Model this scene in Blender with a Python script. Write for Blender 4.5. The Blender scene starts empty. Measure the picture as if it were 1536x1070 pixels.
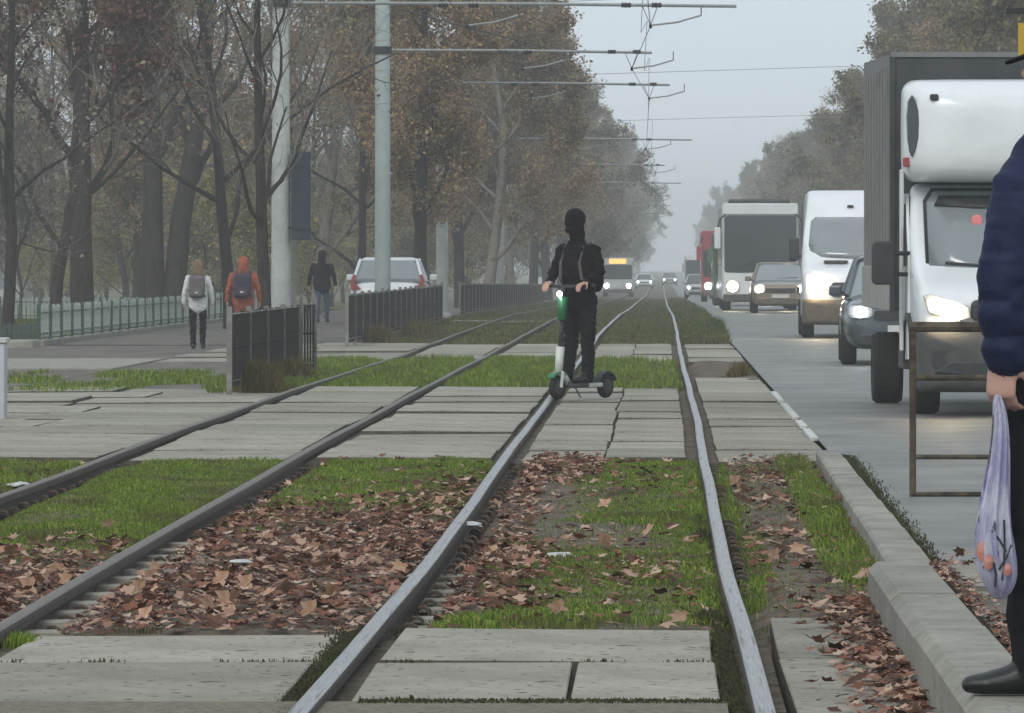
import bpy, bmesh, math, random
import numpy as np
from mathutils import Vector, Matrix
from mathutils.bvhtree import BVHTree
R = math.radians
random.seed(7); rng = np.random.default_rng(7)
scene = bpy.context.scene
C = scene.collection

# ------------------------------------------------------------------ camera, world, sun, exposure
F, H, VX, VY = 8000.0, 1.44, 991.0, 396.0          # focal length (px of 1536), eye height, vanishing point
cam_d = bpy.data.cameras.new('camera'); cam = bpy.data.objects.new('camera', cam_d); C.objects.link(cam)
cam_d.sensor_width = 36; cam_d.lens = F / 1536 * 36
cam_d.shift_x = -(VX - 768) / 1536; cam_d.shift_y = -(535 - VY) / 1536
cam_d.clip_start = 0.5; cam_d.clip_end = 6000
cam.location = (0, 0, H); cam.rotation_euler = (R(90), 0, 0)
scene.camera = cam

SUN_EL, SUN_ROT = 38, 200
w = bpy.data.worlds.new('World'); scene.world = w; w.use_nodes = True
nt = w.node_tree; nt.nodes.clear()
out = nt.nodes.new('ShaderNodeOutputWorld')
sky = nt.nodes.new('ShaderNodeTexSky'); sky.sky_type = 'NISHITA'; sky.sun_disc = False
sky.sun_elevation = R(SUN_EL); sky.sun_rotation = R(SUN_ROT); sky.dust_density = 4; sky.air_density = 1.0
hs = nt.nodes.new('ShaderNodeHueSaturation'); hs.inputs['Saturation'].default_value = 0.35
bg1 = nt.nodes.new('ShaderNodeBackground'); bg1.inputs[1].default_value = 0.05
bg2 = nt.nodes.new('ShaderNodeBackground'); bg2.inputs[0].default_value = (0.63, 0.72, 0.79, 1); bg2.inputs[1].default_value = 0.95
mx = nt.nodes.new('ShaderNodeMixShader'); mx.inputs[0].default_value = 0.82      # cloud deck over the clear sky
nt.links.new(sky.outputs[0], hs.inputs['Color']); nt.links.new(hs.outputs[0], bg1.inputs[0])
nt.links.new(bg1.outputs[0], mx.inputs[1]); nt.links.new(bg2.outputs[0], mx.inputs[2]); nt.links.new(mx.outputs[0], out.inputs[0])
sl = bpy.data.lights.new('sun', 'SUN'); sl.energy = 0.9; sl.angle = R(25); sl.color = (1, 0.96, 0.9)
sun = bpy.data.objects.new('sun', sl); C.objects.link(sun)
sun.rotation_euler = (R(90 - SUN_EL), 0, R(180 - SUN_ROT))
vs = scene.view_settings
vs.view_transform = 'Standard'; vs.look = 'None'; vs.exposure = 0.5; vs.gamma = 1; vs.use_curve_mapping = False
cy = scene.cycles
cy.volume_bounces = 2; cy.max_bounces = 6; cy.diffuse_bounces = 3; cy.glossy_bounces = 3; cy.transparent_max_bounces = 8
cy.use_denoising = True
try: cy.denoiser = 'OPENIMAGEDENOISE'
except Exception: pass
cy.sample_clamp_indirect = 4

def zg(d):                                          # the street dips gently in the distance
    return float(np.interp(d, [0, 150, 400, 3000], [0, 0, -1.0, -1.4]))
def at(x, y, d): return ((x - VX) * d / F, d, H + (VY - y) * d / F)

# ------------------------------------------------------------------ materials
M = {}
def mat(name, c1, c2=None, rough=0.7, scale=5.0, detail=6, metal=0.0, bump=0.0, bscale=None, spec=0.5, c3=None, s3=1.0, t3=0.55,
        emit=None, estr=0, island=False, objrand=0.0, coat=0.0, trans=0.0, stretch=None, contrast=(0.35, 0.65), patch=None, speck=None):
    m = bpy.data.materials.new(name); m.use_nodes = True; n = m.node_tree.nodes; l = m.node_tree.links
    b = n['Principled BSDF']; M[name] = m
    b.inputs['Roughness'].default_value = rough; b.inputs['Metallic'].default_value = metal
    b.inputs['Specular IOR Level'].default_value = spec if (rough < .56 or metal) else .12   # dull, dusty and woolly surfaces have next to no gloss
    if coat: b.inputs['Coat Weight'].default_value = coat; b.inputs['Coat Roughness'].default_value = 0.12
    tc = n.new('ShaderNodeTexCoord'); vec = tc.outputs['Object']
    if stretch:
        mp = n.new('ShaderNodeMapping'); mp.inputs['Scale'].default_value = stretch; l.new(vec, mp.inputs[0]); vec = mp.outputs[0]
    col = None
    if c2 is None: c2 = tuple(x * 0.8 for x in c1)
    rp = n.new('ShaderNodeValToRGB'); rp.color_ramp.elements[0].position = contrast[0]; rp.color_ramp.elements[1].position = contrast[1]
    rp.color_ramp.elements[0].color = (*c1, 1); rp.color_ramp.elements[1].color = (*c2, 1)
    if island:
        g = n.new('ShaderNodeNewGeometry'); l.new(g.outputs['Random Per Island'], rp.inputs[0])
        rp.color_ramp.elements[0].position = 0.0; rp.color_ramp.elements[1].position = 1.0
        if c3: e = rp.color_ramp.elements.new(t3); e.color = (*c3, 1)
    else:
        t = n.new('ShaderNodeTexNoise'); t.inputs['Scale'].default_value = scale; t.inputs['Detail'].default_value = detail; t.inputs['Roughness'].default_value = 0.65
        l.new(vec, t.inputs['Vector']); l.new(t.outputs[0], rp.inputs[0])
    col = rp.outputs[0]
    if c3 and not island:
        t2 = n.new('ShaderNodeTexNoise'); t2.inputs['Scale'].default_value = s3; t2.inputs['Detail'].default_value = 8; t2.inputs['Roughness'].default_value = 0.7
        l.new(vec, t2.inputs['Vector'])
        r2 = n.new('ShaderNodeValToRGB'); r2.color_ramp.elements[0].position = t3; r2.color_ramp.elements[1].position = t3 + 0.12
        l.new(t2.outputs[0], r2.inputs[0])
        mm = n.new('ShaderNodeMix'); mm.data_type = 'RGBA'; l.new(r2.outputs[0], mm.inputs[0]); l.new(col, mm.inputs[6]); mm.inputs[7].default_value = (*c3, 1)
        col = mm.outputs[2]
    if patch:
        tp = n.new('ShaderNodeTexNoise'); tp.inputs['Scale'].default_value = patch[1]; tp.inputs['Detail'].default_value = 4; l.new(tc.outputs['Object'], tp.inputs['Vector'])
        r3 = n.new('ShaderNodeValToRGB'); r3.color_ramp.elements[0].position = .47; r3.color_ramp.elements[1].position = .68; l.new(tp.outputs[0], r3.inputs[0])
        m3 = n.new('ShaderNodeMix'); m3.data_type = 'RGBA'; l.new(r3.outputs[0], m3.inputs[0]); l.new(col, m3.inputs[6]); m3.inputs[7].default_value = (*patch[0], 1); col = m3.outputs[2]
    if speck:
        for (sc_, th, cc) in speck:
            tp = n.new('ShaderNodeTexNoise'); tp.inputs['Scale'].default_value = sc_; tp.inputs['Detail'].default_value = 3; l.new(vec, tp.inputs['Vector'])
            r3 = n.new('ShaderNodeValToRGB'); r3.color_ramp.elements[0].position = th; r3.color_ramp.elements[1].position = th + .03; l.new(tp.outputs[0], r3.inputs[0])
            m3 = n.new('ShaderNodeMix'); m3.data_type = 'RGBA'; l.new(r3.outputs[0], m3.inputs[0]); l.new(col, m3.inputs[6]); m3.inputs[7].default_value = (*cc, 1); col = m3.outputs[2]
    if objrand:
        oi = n.new('ShaderNodeObjectInfo'); mr = n.new('ShaderNodeMapRange'); l.new(oi.outputs['Random'], mr.inputs[0])
        mr.inputs[3].default_value = 1 - objrand; mr.inputs[4].default_value = 1 + objrand
        hv = n.new('ShaderNodeHueSaturation'); l.new(mr.outputs[0], hv.inputs['Value']); l.new(col, hv.inputs['Color']); col = hv.outputs[0]
    l.new(col, b.inputs['Base Color'])
    if emit: b.inputs['Emission Color'].default_value = (*emit, 1); b.inputs['Emission Strength'].default_value = estr
    if bump:
        tb = n.new('ShaderNodeTexNoise'); tb.inputs['Scale'].default_value = bscale or scale * 4; tb.inputs['Detail'].default_value = 5
        l.new(vec, tb.inputs['Vector'])
        bp = n.new('ShaderNodeBump'); bp.inputs['Strength'].default_value = bump; bp.inputs['Distance'].default_value = 0.02
        l.new(tb.outputs[0], bp.inputs['Height']); l.new(bp.outputs[0], b.inputs['Normal'])
    if trans:
        tr = n.new('ShaderNodeBsdfTranslucent'); l.new(col, tr.inputs[0]); ms = n.new('ShaderNodeMixShader'); ms.inputs[0].default_value = trans
        l.new(b.outputs[0], ms.inputs[1]); l.new(tr.outputs[0], ms.inputs[2]); l.new(ms.outputs[0], n['Material Output'].inputs[0])
    return m
mat('soil', (0.085, 0.066, 0.05), (0.17, 0.138, 0.105), 0.95, 5, detail=10, bump=0.9, bscale=40, c3=(0.045, 0.04, 0.022), s3=3.0, t3=0.55, speck=((30, .66, (.25, .2, .15)), (24, .69, (.03, .022, .018))))
mat('gravel', (0.16, 0.14, 0.11), (0.27, 0.235, 0.18), 0.95, 30, bump=0.9, bscale=90, c3=(0.09, 0.07, 0.05), s3=6, t3=0.6)
mat('far_ground', (0.08, 0.095, 0.035), (0.12, 0.10, 0.06), 0.95, 0.6, bump=0.5, bscale=9)
mat('concrete', (0.215, 0.198, 0.163), (0.345, 0.322, 0.27), 0.85, 1.3, detail=10, bump=0.5, bscale=45, c3=(0.15, 0.135, 0.108), s3=2.2, t3=0.57, objrand=0.15, speck=((16, .645, (.06, .052, .04)), (5, .66, (.10, .09, .07)), (40, .66, (.42, .40, .35))))
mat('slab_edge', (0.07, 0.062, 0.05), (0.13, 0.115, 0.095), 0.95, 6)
mat('kerb_concrete', (0.21, 0.198, 0.168), (0.31, 0.295, 0.255), 0.85, 3, bump=0.4, bscale=40, c3=(0.16, 0.148, 0.12), s3=2.5, t3=0.56, objrand=0.1, speck=((22, .69, (.08, .07, .055)),))
mat('asphalt', (0.115, 0.112, 0.103), (0.20, 0.195, 0.18), 0.55, 0.9, detail=10, bump=0.5, bscale=60, speck=((3, .66, (.07, .068, .062)), (9, .7, (.24, .235, .22))), c3=(0.085, 0.083, 0.078), s3=0.35, t3=0.55, spec=0.5)
mat('old_asphalt', (0.10, 0.09, 0.078), (0.185, 0.168, 0.145), 0.85, 1.2, bump=0.5, bscale=50, c3=(0.08, 0.075, 0.055), s3=0.8, t3=0.55)
mat('white_paint', (0.62, 0.62, 0.6), (0.4, 0.4, 0.38), 0.7, 9, c3=(0.3, 0.3, 0.28), s3=14, t3=0.55)
mat('rail_steel', (0.04, 0.033, 0.028), (0.09, 0.07, 0.056), 0.75, 20, metal=0.3, bump=0.3, bscale=80)
mat('rail_dull', (0.17, 0.148, 0.12), (0.09, 0.075, 0.06), 0.6, 6, metal=0.35, stretch=(30, 0.6, 30))
mat('rail_top', (0.42, 0.415, 0.42), (0.24, 0.225, 0.215), 0.40, 6, metal=0.95, stretch=(30, 0.6, 30), speck=((2.2, .62, (.15, .12, .10)),))
mat('rust', (0.075, 0.055, 0.045), (0.13, 0.085, 0.06), 0.8, 30, metal=0.3)
mat('grass', (0.065, 0.115, 0.014), (0.38, 0.39, 0.10), 0.6, island=True, c3=(0.19, 0.285, 0.035), t3=0.72, trans=0.35, patch=((.115, .105, .045), 1.6))
mat('far_grass', (0.06, 0.085, 0.022), (0.19, 0.17, 0.07), 0.7, island=True, c3=(0.10, 0.135, 0.035), t3=0.6, trans=0.3, patch=((.10, .075, .045), .5))
mat('dry_weed', (0.09, 0.06, 0.035), (0.20, 0.15, 0.06), 0.8, island=True, c3=(0.12, 0.10, 0.035), t3=0.6, trans=0.2)
mat('moss', (0.035, 0.04, 0.018), (0.075, 0.075, 0.032), 0.9, island=True)
mat('leaf_litter', (0.04, 0.02, 0.014), (0.52, 0.37, 0.28), 0.65, island=True, c3=(0.23, 0.095, 0.058), t3=0.55, trans=0.15)
mat('leaf_single', (0.28, 0.14, 0.08), (0.44, 0.30, 0.21), 0.6, 12, objrand=0.4, trans=0.15)
mat('bark', (0.022, 0.019, 0.016), (0.06, 0.05, 0.042), 0.95, 6, bump=1.0, bscale=14, stretch=(3, 3, 0.6))
mat('pale_bark', (0.17, 0.155, 0.125), (0.27, 0.25, 0.21), 0.9, 3, bump=0.4, c3=(0.11, 0.09, 0.07), s3=3, t3=0.52)
mat('twig', (0.08, 0.067, 0.057), (0.23, 0.20, 0.17), 0.9, island=True)
mat('leaf_brown', (0.13, 0.085, 0.052), (0.44, 0.33, 0.18), 0.7, island=True, c3=(0.28, 0.185, 0.105), t3=0.5, trans=0.3, objrand=0.12)
mat('leaf_olive', (0.08, 0.074, 0.042), (0.30, 0.245, 0.13), 0.7, island=True, c3=(0.175, 0.145, 0.08), t3=0.5, trans=0.3, objrand=0.12)
mat('leaf_dark', (0.07, 0.036, 0.026), (0.20, 0.11, 0.07), 0.7, island=True, c3=(0.12, 0.062, 0.044), t3=0.5, trans=0.25)
mat('leaf_pale', (0.17, 0.155, 0.105), (0.36, 0.33, 0.23), 0.7, island=True, trans=0.35)
mat('leaf_yellow', (0.20, 0.175, 0.075), (0.44, 0.37, 0.15), 0.7, island=True, trans=0.3)
mat('pole_concrete', (0.33, 0.34, 0.32), (0.45, 0.455, 0.43), 0.85, 4, c3=(0.22, 0.225, 0.21), s3=2, t3=0.58, bump=0.2)
mat('pole_paint', (0.27, 0.32, 0.315), (0.33, 0.375, 0.36), 0.6, 4, c3=(0.18, 0.2, 0.19), s3=3, t3=0.62)
mat('arm_metal', (0.30, 0.32, 0.32), (0.22, 0.23, 0.23), 0.6, 8, metal=0.3)
mat('dark_metal', (0.03, 0.032, 0.035), (0.05, 0.05, 0.05), 0.6, 20)
mat('wire', (0.05, 0.055, 0.06), None, 0.6)
mat('fence_dark', (0.02, 0.02, 0.02), (0.04, 0.036, 0.032), 0.75, 10)
mat('fence_post', (0.25, 0.25, 0.235), (0.15, 0.13, 0.11), 0.7, 8)
mat('fence_green', (0.05, 0.075, 0.062), (0.085, 0.12, 0.10), 0.7, 8)
mat('fence_pale', (0.34, 0.365, 0.33), (0.22, 0.25, 0.22), 0.75, 9)
mat('rail_yellow', (0.12, 0.10, 0.065), (0.055, 0.042, 0.03), 0.7, 7, c3=(0.03, 0.022, 0.018), s3=4, t3=0.48)
mat('white_body', (0.74, 0.76, 0.77), (0.66, 0.68, 0.69), 0.32, 1.5, coat=0.4)
mat('white_dirty', (0.66, 0.665, 0.66), (0.5, 0.49, 0.47), 0.4, 1.6, coat=0.2, c3=(0.40, 0.385, 0.36), s3=1.2, t3=0.6)
mat('dark_body', (0.07, 0.085, 0.095), (0.09, 0.105, 0.115), 0.25, 2, metal=0.4, coat=0.8)
mat('gold_body', (0.25, 0.21, 0.155), (0.21, 0.175, 0.13), 0.3, 2, metal=0.4, coat=0.6)
mat('red_body', (0.42, 0.05, 0.06), (0.34, 0.04, 0.05), 0.4, 2, coat=0.3)
mat('green_body', (0.07, 0.16, 0.08), (0.05, 0.11, 0.06), 0.4, 2, coat=0.3)
mat('silver_body', (0.4, 0.42, 0.43), (0.34, 0.36, 0.37), 0.35, 2, coat=0.4)
mat('blue_body', (0.12, 0.16, 0.32), (0.1, 0.13, 0.28), 0.4, 2)
mat('plastic', (0.016, 0.017, 0.019), (0.03, 0.03, 0.032), 0.55, 6)
mat('grey_plastic', (0.06, 0.06, 0.06), (0.09, 0.088, 0.084), 0.6, 5, c3=(0.12, 0.11, 0.095), s3=3, t3=0.6)
mat('dirt_plastic', (0.10, 0.085, 0.065), (0.16, 0.13, 0.095), 0.65, 4)
mat('glass', (0.02, 0.025, 0.028), (0.03, 0.035, 0.038), 0.12, 1.2, spec=0.6, coat=0.6)
mat('baked_haze_glass', (0.17, 0.20, 0.205), (0.20, 0.23, 0.235), 0.14, 1.0, spec=0.8, coat=0.6)  # grey base colour stands in for haze reflected in the glass
mat('tyre', (0.02, 0.02, 0.02), (0.035, 0.033, 0.03), 0.85, 12)
mat('rim', (0.25, 0.25, 0.25), (0.15, 0.15, 0.15), 0.5, 8, metal=0.5)
mat('lamp_warm', (0.9, 0.85, 0.7), None, 0.3, emit=(1, 0.80, 0.48), estr=60)
mat('lamp_white', (0.9, 0.9, 0.9), None, 0.3, emit=(0.92, 0.97, 1.0), estr=34)
mat('lamp_housing', (0.5, 0.5, 0.5), (0.35, 0.35, 0.35), 0.2, 8, coat=0.8)
mat('display', (0.3, 0.2, 0.05), None, 0.4, emit=(1, 0.62, 0.15), estr=1.0)
mat('tail_red', (0.35, 0.03, 0.03), (0.25, 0.02, 0.02), 0.25, 8, coat=0.5)
mat('orange_lens', (0.6, 0.2, 0.03), None, 0.3)
mat('plate', (0.6, 0.6, 0.58), (0.5, 0.5, 0.48), 0.5, 9)
mat('tarp', (0.16, 0.158, 0.158), (0.21, 0.205, 0.20), 0.6, 2.0, bump=0.3, bscale=3)
mat('tarp_dark', (0.045, 0.05, 0.053), (0.07, 0.072, 0.075), 0.6, 3)
mat('bed_board', (0.36, 0.35, 0.32), (0.27, 0.26, 0.235), 0.6, 5)
mat('sticker', (0.7, 0.12, 0.14), (0.75, 0.3, 0.3), 0.5, 60)
mat('black_cloth', (0.005, 0.0045, 0.006), (0.010, 0.009, 0.011), 0.9, 20, bump=0.3, bscale=30)
mat('dark_trousers', (0.009, 0.009, 0.012), (0.015, 0.014, 0.018), 0.9, 20)
mat('navy_puffer', (0.010, 0.014, 0.042), (0.018, 0.024, 0.062), 0.6, 8, bump=0.4, bscale=18)
mat('jeans', (0.05, 0.065, 0.10), (0.085, 0.10, 0.14), 0.9, 10)
mat('skin', (0.42, 0.24, 0.185), (0.48, 0.29, 0.23), 0.55, 8)
mat('white_cloth', (0.6, 0.6, 0.6), (0.5, 0.5, 0.5), 0.85, 8)
mat('orange_cloth', (0.34, 0.10, 0.06), (0.26, 0.075, 0.05), 0.85, 8)
mat('hair_brown', (0.13, 0.085, 0.055), (0.2, 0.14, 0.09), 0.7, 20)
mat('grey_pack', (0.10, 0.085, 0.085), (0.15, 0.13, 0.13), 0.8, 10)
mat('navy_pack', (0.04, 0.035, 0.055), (0.07, 0.055, 0.075), 0.8, 10)
mat('leather', (0.006, 0.006, 0.007), (0.011, 0.011, 0.011), 0.45, 20)
mat('scooter_white', (0.6, 0.62, 0.58), (0.5, 0.52, 0.48), 0.4, 6)
mat('scooter_green', (0.015, 0.16, 0.05), (0.01, 0.12, 0.04), 0.4, 6)
mat('bag', (0.38, 0.36, 0.55), (0.66, 0.66, 0.74), 0.3, 16, c3=(0.17, 0.10, 0.36), s3=11, t3=0.56, trans=0.35, contrast=(0.42, 0.58), stretch=(1, 1, .35), speck=((30, .66, (.10, .08, .14)),))
mat('bag_print', (0.42, 0.10, 0.08), (0.50, 0.26, 0.2), 0.4, 30)
mat('sign_blue', (0.035, 0.045, 0.058), (0.05, 0.06, 0.072), 0.6, 4)
mat('plaster', (0.5, 0.5, 0.52), (0.4, 0.4, 0.42), 0.9, 2)
mat('roof', (0.09, 0.085, 0.09), (0.13, 0.12, 0.12), 0.9, 4)
mat('paper', (0.55, 0.55, 0.54), (0.42, 0.42, 0.42), 0.8, 12)
mat('yellow_sign', (0.5, 0.33, 0.05), (0.42, 0.28, 0.05), 0.6, 5)

# ------------------------------------------------------------------ mesh helpers
def link(name, me, m=None, parent=None, smooth=False, bevel=0, sub=0, loc=None):
    o = bpy.data.objects.new(name, me); C.objects.link(o)
    if m is not None: me.materials.append(M[m])
    if parent is not None: o.parent = parent
    if loc is not None: o.location = loc
    if smooth: me.polygons.foreach_set('use_smooth', [True] * len(me.polygons))
    if bevel:
        b = o.modifiers.new('bevel', 'BEVEL'); b.width = bevel; b.segments = 2; b.limit_method = 'ANGLE'; b.angle_limit = R(35)
    if sub:
        s = o.modifiers.new('sub', 'SUBSURF'); s.levels = sub; s.render_levels = sub
    return o
def tag(o, label=None, cat=None, group=None, kind=None):
    if label: o['label'] = label
    if cat: o['category'] = cat
    if group: o['group'] = group
    if kind: o['kind'] = kind
    return o
def empty(name, label, cat, loc=(0, 0, 0), rz=0, group=None):
    o = bpy.data.objects.new(name, None); C.objects.link(o); o.location = loc; o.rotation_euler = (0, 0, rz)
    return tag(o, label, cat, group)
def copy_tree(o, parent=None):
    c = o.copy(); C.objects.link(c); c.parent = parent
    for ch in list(o.children): copy_tree(ch, c)
    return c
class MB:
    def __init__(s): s.v = []; s.f = []
    def add(s, v, f):
        n = len(s.v); s.v += [tuple(p) for p in v]; s.f += [tuple(i + n for i in q) for q in f]; return s
    def box(s, x0, x1, y0, y1, z0, z1):
        return s.add([(x0, y0, z0), (x1, y0, z0), (x1, y1, z0), (x0, y1, z0), (x0, y0, z1), (x1, y0, z1), (x1, y1, z1), (x0, y1, z1)],
                     [(0, 3, 2, 1), (4, 5, 6, 7), (0, 1, 5, 4), (1, 2, 6, 5), (2, 3, 7, 6), (3, 0, 4, 7)])
    def prism(s, pts, y0, y1, yf=None):               # pts (x,z) outline, extruded along y; yf(x,z) leans the outline
        n = len(pts); g = yf or (lambda x, z: 0)
        v = [(x, y0 + g(x, z), z) for x, z in pts] + [(x, y1 + g(x, z), z) for x, z in pts]
        a = sum(pts[i][0] * pts[(i + 1) % n][1] - pts[(i + 1) % n][0] * pts[i][1] for i in range(n))
        f = [tuple(range(n)), tuple(range(2 * n - 1, n - 1, -1))] + [(i, i + n, (i + 1) % n + n, (i + 1) % n) for i in range(n)]
        if a < 0: f = [tuple(reversed(q)) for q in f]
        return s.add(v, f)
    def sideprism(s, pts, x0, x1):                    # pts (y,z) outline, extruded along x
        n = len(pts)
        v = [(x0, y, z) for y, z in pts] + [(x1, y, z) for y, z in pts]
        a = sum(pts[i][0] * pts[(i + 1) % n][1] - pts[(i + 1) % n][0] * pts[i][1] for i in range(n))
        f = [tuple(range(n - 1, -1, -1)), tuple(range(n, 2 * n))] + [(i, (i + 1) % n, (i + 1) % n + n, i + n) for i in range(n)]
        if a < 0: f = [tuple(reversed(q)) for q in f]
        return s.add(v, f)
    def tube(s, pts, r, n=6, cap=True):
        pts = [Vector(p) for p in pts]; rs = r if isinstance(r, (list, tuple)) else [r] * len(pts)
        base = len(s.v); up = Vector((0, 0, 1))
        for i, p in enumerate(pts):
            t = (pts[min(i + 1, len(pts) - 1)] - pts[max(i - 1, 0)]).normalized()
            u = t.cross(up if abs(t.z) < 0.9 else Vector((0, 1, 0))).normalized(); w_ = u.cross(t)
            for k in range(n):
                a = 2 * math.pi * k / n; s.v.append(tuple(p + (u * math.cos(a) + w_ * math.sin(a)) * rs[i]))
        for i in range(len(pts) - 1):
            for k in range(n):
                a = base + i * n + k; b = base + i * n + (k + 1) % n; s.f.append((a, b, b + n, a + n))
        if cap:
            s.f.append(tuple(base + k for k in range(n - 1, -1, -1))); e = base + (len(pts) - 1) * n; s.f.append(tuple(e + k for k in range(n)))
        return s
    def lathe(s, prof, n=16, axis='z', c=(0, 0, 0)):  # prof (radius, height along axis)
        base = len(s.v)
        for r, h in prof:
            for k in range(n):
                a = 2 * math.pi * k / n; p, q = r * math.cos(a), r * math.sin(a)
                s.v.append({'z': (c[0] + p, c[1] + q, c[2] + h), 'x': (c[0] + h, c[1] + p, c[2] + q), 'y': (c[0] + p, c[1] + h, c[2] - q)}[axis])
        for i in range(len(prof) - 1):
            for k in range(n):
                a = base + i * n + k; b = base + i * n + (k + 1) % n; s.f.append((a, b, b + n, a + n))
        s.f.append(tuple(base + k for k in range(n - 1, -1, -1))); e = base + (len(prof) - 1) * n; s.f.append(tuple(e + k for k in range(n)))
        return s
    def loft(s, rings, cap=True):
        base = len(s.v); n = len(rings[0])
        for r in rings: s.v += [tuple(p) for p in r]
        for i in range(len(rings) - 1):
            for k in range(n):
                a = base + i * n + k; b = base + i * n + (k + 1) % n; s.f.append((a, b, b + n, a + n))
        if cap:
            s.f.append(tuple(base + k for k in range(n - 1, -1, -1))); e = base + (len(rings) - 1) * n; s.f.append(tuple(e + k for k in range(n)))
        return s
    def mesh(s, name='mesh'):
        me = bpy.data.meshes.new(name); me.from_pydata(s.v, [], s.f); me.update(); return me
    def build(s, name, m, parent=None, fix=True, **kw):
        me = s.mesh(name)
        if fix:
            bm = bmesh.new(); bm.from_mesh(me); bmesh.ops.recalc_face_normals(bm, faces=bm.faces); bm.to_mesh(me); bm.free()
        return link(name, me, m, parent, **kw)
def np_mesh(name, V, faces_idx, tot):
    me = bpy.data.meshes.new(name); V = np.asarray(V, np.float32)
    me.vertices.add(len(V)); me.vertices.foreach_set('co', V.ravel())
    me.loops.add(len(faces_idx)); me.loops.foreach_set('vertex_index', np.asarray(faces_idx, np.int32))
    st = np.zeros(len(tot), np.int32); st[1:] = np.cumsum(tot)[:-1]
    me.polygons.add(len(tot)); me.polygons.foreach_set('loop_start', st); me.polygons.foreach_set('loop_total', np.asarray(tot, np.int32))
    me.update(calc_edges=True); return me
def rrect(x0, x1, z0, z1, r, n=4):
    p = []
    for cx, cz, a0 in ((x1 - r, z1 - r, 0), (x0 + r, z1 - r, 90), (x0 + r, z0 + r, 180), (x1 - r, z0 + r, 270)):
        for k in range(n + 1): a = R(a0 + 90 * k / n); p.append((cx + r * math.cos(a), cz + r * math.sin(a)))
    return p
def vnoise(x, y, seed=0):
    x = np.asarray(x, float); y = np.asarray(y, float); xi = np.floor(x).astype(np.int64); yi = np.floor(y).astype(np.int64)
    fx = x - xi; fy = y - yi; fx = fx * fx * (3 - 2 * fx); fy = fy * fy * (3 - 2 * fy)
    def h(a, b):
        v = np.sin(a * 127.1 + b * 311.7 + seed * 74.7) * 43758.5453; return v - np.floor(v)
    return (h(xi, yi) * (1 - fx) + h(xi + 1, yi) * fx) * (1 - fy) + (h(xi, yi + 1) * (1 - fx) + h(xi + 1, yi + 1) * fx) * fy

# ------------------------------------------------------------------ setting: ground, road, bed, paths
YS = [5, 16, 60, 100, 150, 200, 250, 300, 350, 400, 600, 900, 1400, 2000]
def strip(name, m, xs, z, d0, d1, kind='structure'):
    ys = [d0] + [y for y in YS if d0 < y < d1] + [d1]; v = []; f = []; n = len(xs)
    for y in ys:
        for x in xs: v.append((x, y, z + zg(y)))
    for i in range(len(ys) - 1):
        for k in range(n - 1): a = i * n + k; f.append((a, a + 1, a + n + 1, a + n))
    o = MB().add(v, f).build(name, m); return tag(o, kind=kind)
strip('ground', 'far_ground', [-500, -60, -20, 0, 20, 60, 500], -0.17, 5, 2000)
strip('road', 'asphalt', [1.29, 5, 9.2], 0.0, 9, 1500)
strip('pavement', 'old_asphalt', [-30, -13, -7.6], -0.03, 34, 96)
strip('path', 'old_asphalt', [-11.05, -7.4, -5.75], -0.02, 96, 700)
strip('pavement', 'old_asphalt', [-7.7, -5.2], -0.034, 62.7, 96)
RX = {'a': ([16, 21, 25.5, 30, 36, 44, 55, 68, 80, 98, 120, 150, 185, 230, 300, 700], [-4.0, -4.0, -4.02, -4.03, -4.06, -4.11, -4.15, -4.13, -4.02, -4.1, -4.15, -4.18, -4.1, -4.1, -4.1, -4.1]),
      'b': ([16, 21, 25.5, 30, 36, 44, 55, 68, 80, 98, 120, 150, 185, 230, 300, 700], [-2.58, -2.59, -2.62, -2.65, -2.68, -2.70, -2.71, -2.72, -2.70, -2.72, -2.74, -2.76, -2.7, -2.68, -2.68, -2.68]),
      'c': ([16, 19, 22.6, 26, 31, 39, 47, 57, 68, 80, 98, 112, 130, 160, 185, 230, 300, 700], [-1.16, -1.145, -1.11, -1.105, -1.12, -1.15, -1.16, -1.17, -1.18, -1.2, -1.22, -1.26, -1.2, -1.12, -1.08, -1.12, -1.14, -1.14]),
      'e': ([16, 19, 22.6, 26, 31, 39, 47, 57, 68, 80, 98, 125, 160, 200, 230, 300, 700], [0.335, 0.328, 0.312, 0.305, 0.308, 0.314, 0.335, 0.33, 0.32, 0.31, 0.32, 0.355, 0.32, 0.27, 0.27, 0.3, 0.3])}
RXf = lambda k, d: np.interp(d, *RX[k])
def bedz(x, d):
    x = np.asarray(x, float); d = np.asarray(d, float)
    z = -0.075 + 0.05 * vnoise(x * 1.4, d * 0.5, 3) + 0.02 * vnoise(x * 5, d * 2, 4)
    for k in 'abce':
        z = z - 0.085 * np.exp(-((x - RXf(k, d) - 0.06) / 0.12) ** 2)
    return np.minimum(z, -0.01) + np.interp(d, [0, 150, 400, 3000], [0, 0, -1.0, -1.4]) - 0.07 * ((d < 21.2) | ((d > 39.9) & (d < 62.6)) | ((d > 80) & (d < 97.5)))
xs = np.unique(np.concatenate([np.arange(-5.8, 1.3, 0.05)])); ys = np.concatenate([np.arange(15, 42, 0.2), np.arange(42, 110, 1.0), np.arange(110, 400, 10), np.arange(400, 701, 50)])
GX, GY = np.meshgrid(xs, ys); GZ = bedz(GX, GY)
GZ = np.where(GX < -5.3, -0.05 + np.interp(GY, [0, 150, 400, 3000], [0, 0, -1.0, -1.4]), GZ)
nx, ny = len(xs), len(ys)
i0 = (np.arange(ny - 1)[:, None] * nx + np.arange(nx - 1)[None]).ravel()
fi = np.stack([i0, i0 + 1, i0 + nx + 1, i0 + nx], 1).ravel()
bed = link('track_bed', np_mesh('track_bed', np.stack([GX.ravel(), GY.ravel(), GZ.ravel()], 1), fi, np.full(len(i0), 4)), 'soil', smooth=True)
tag(bed, kind='structure')

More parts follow.
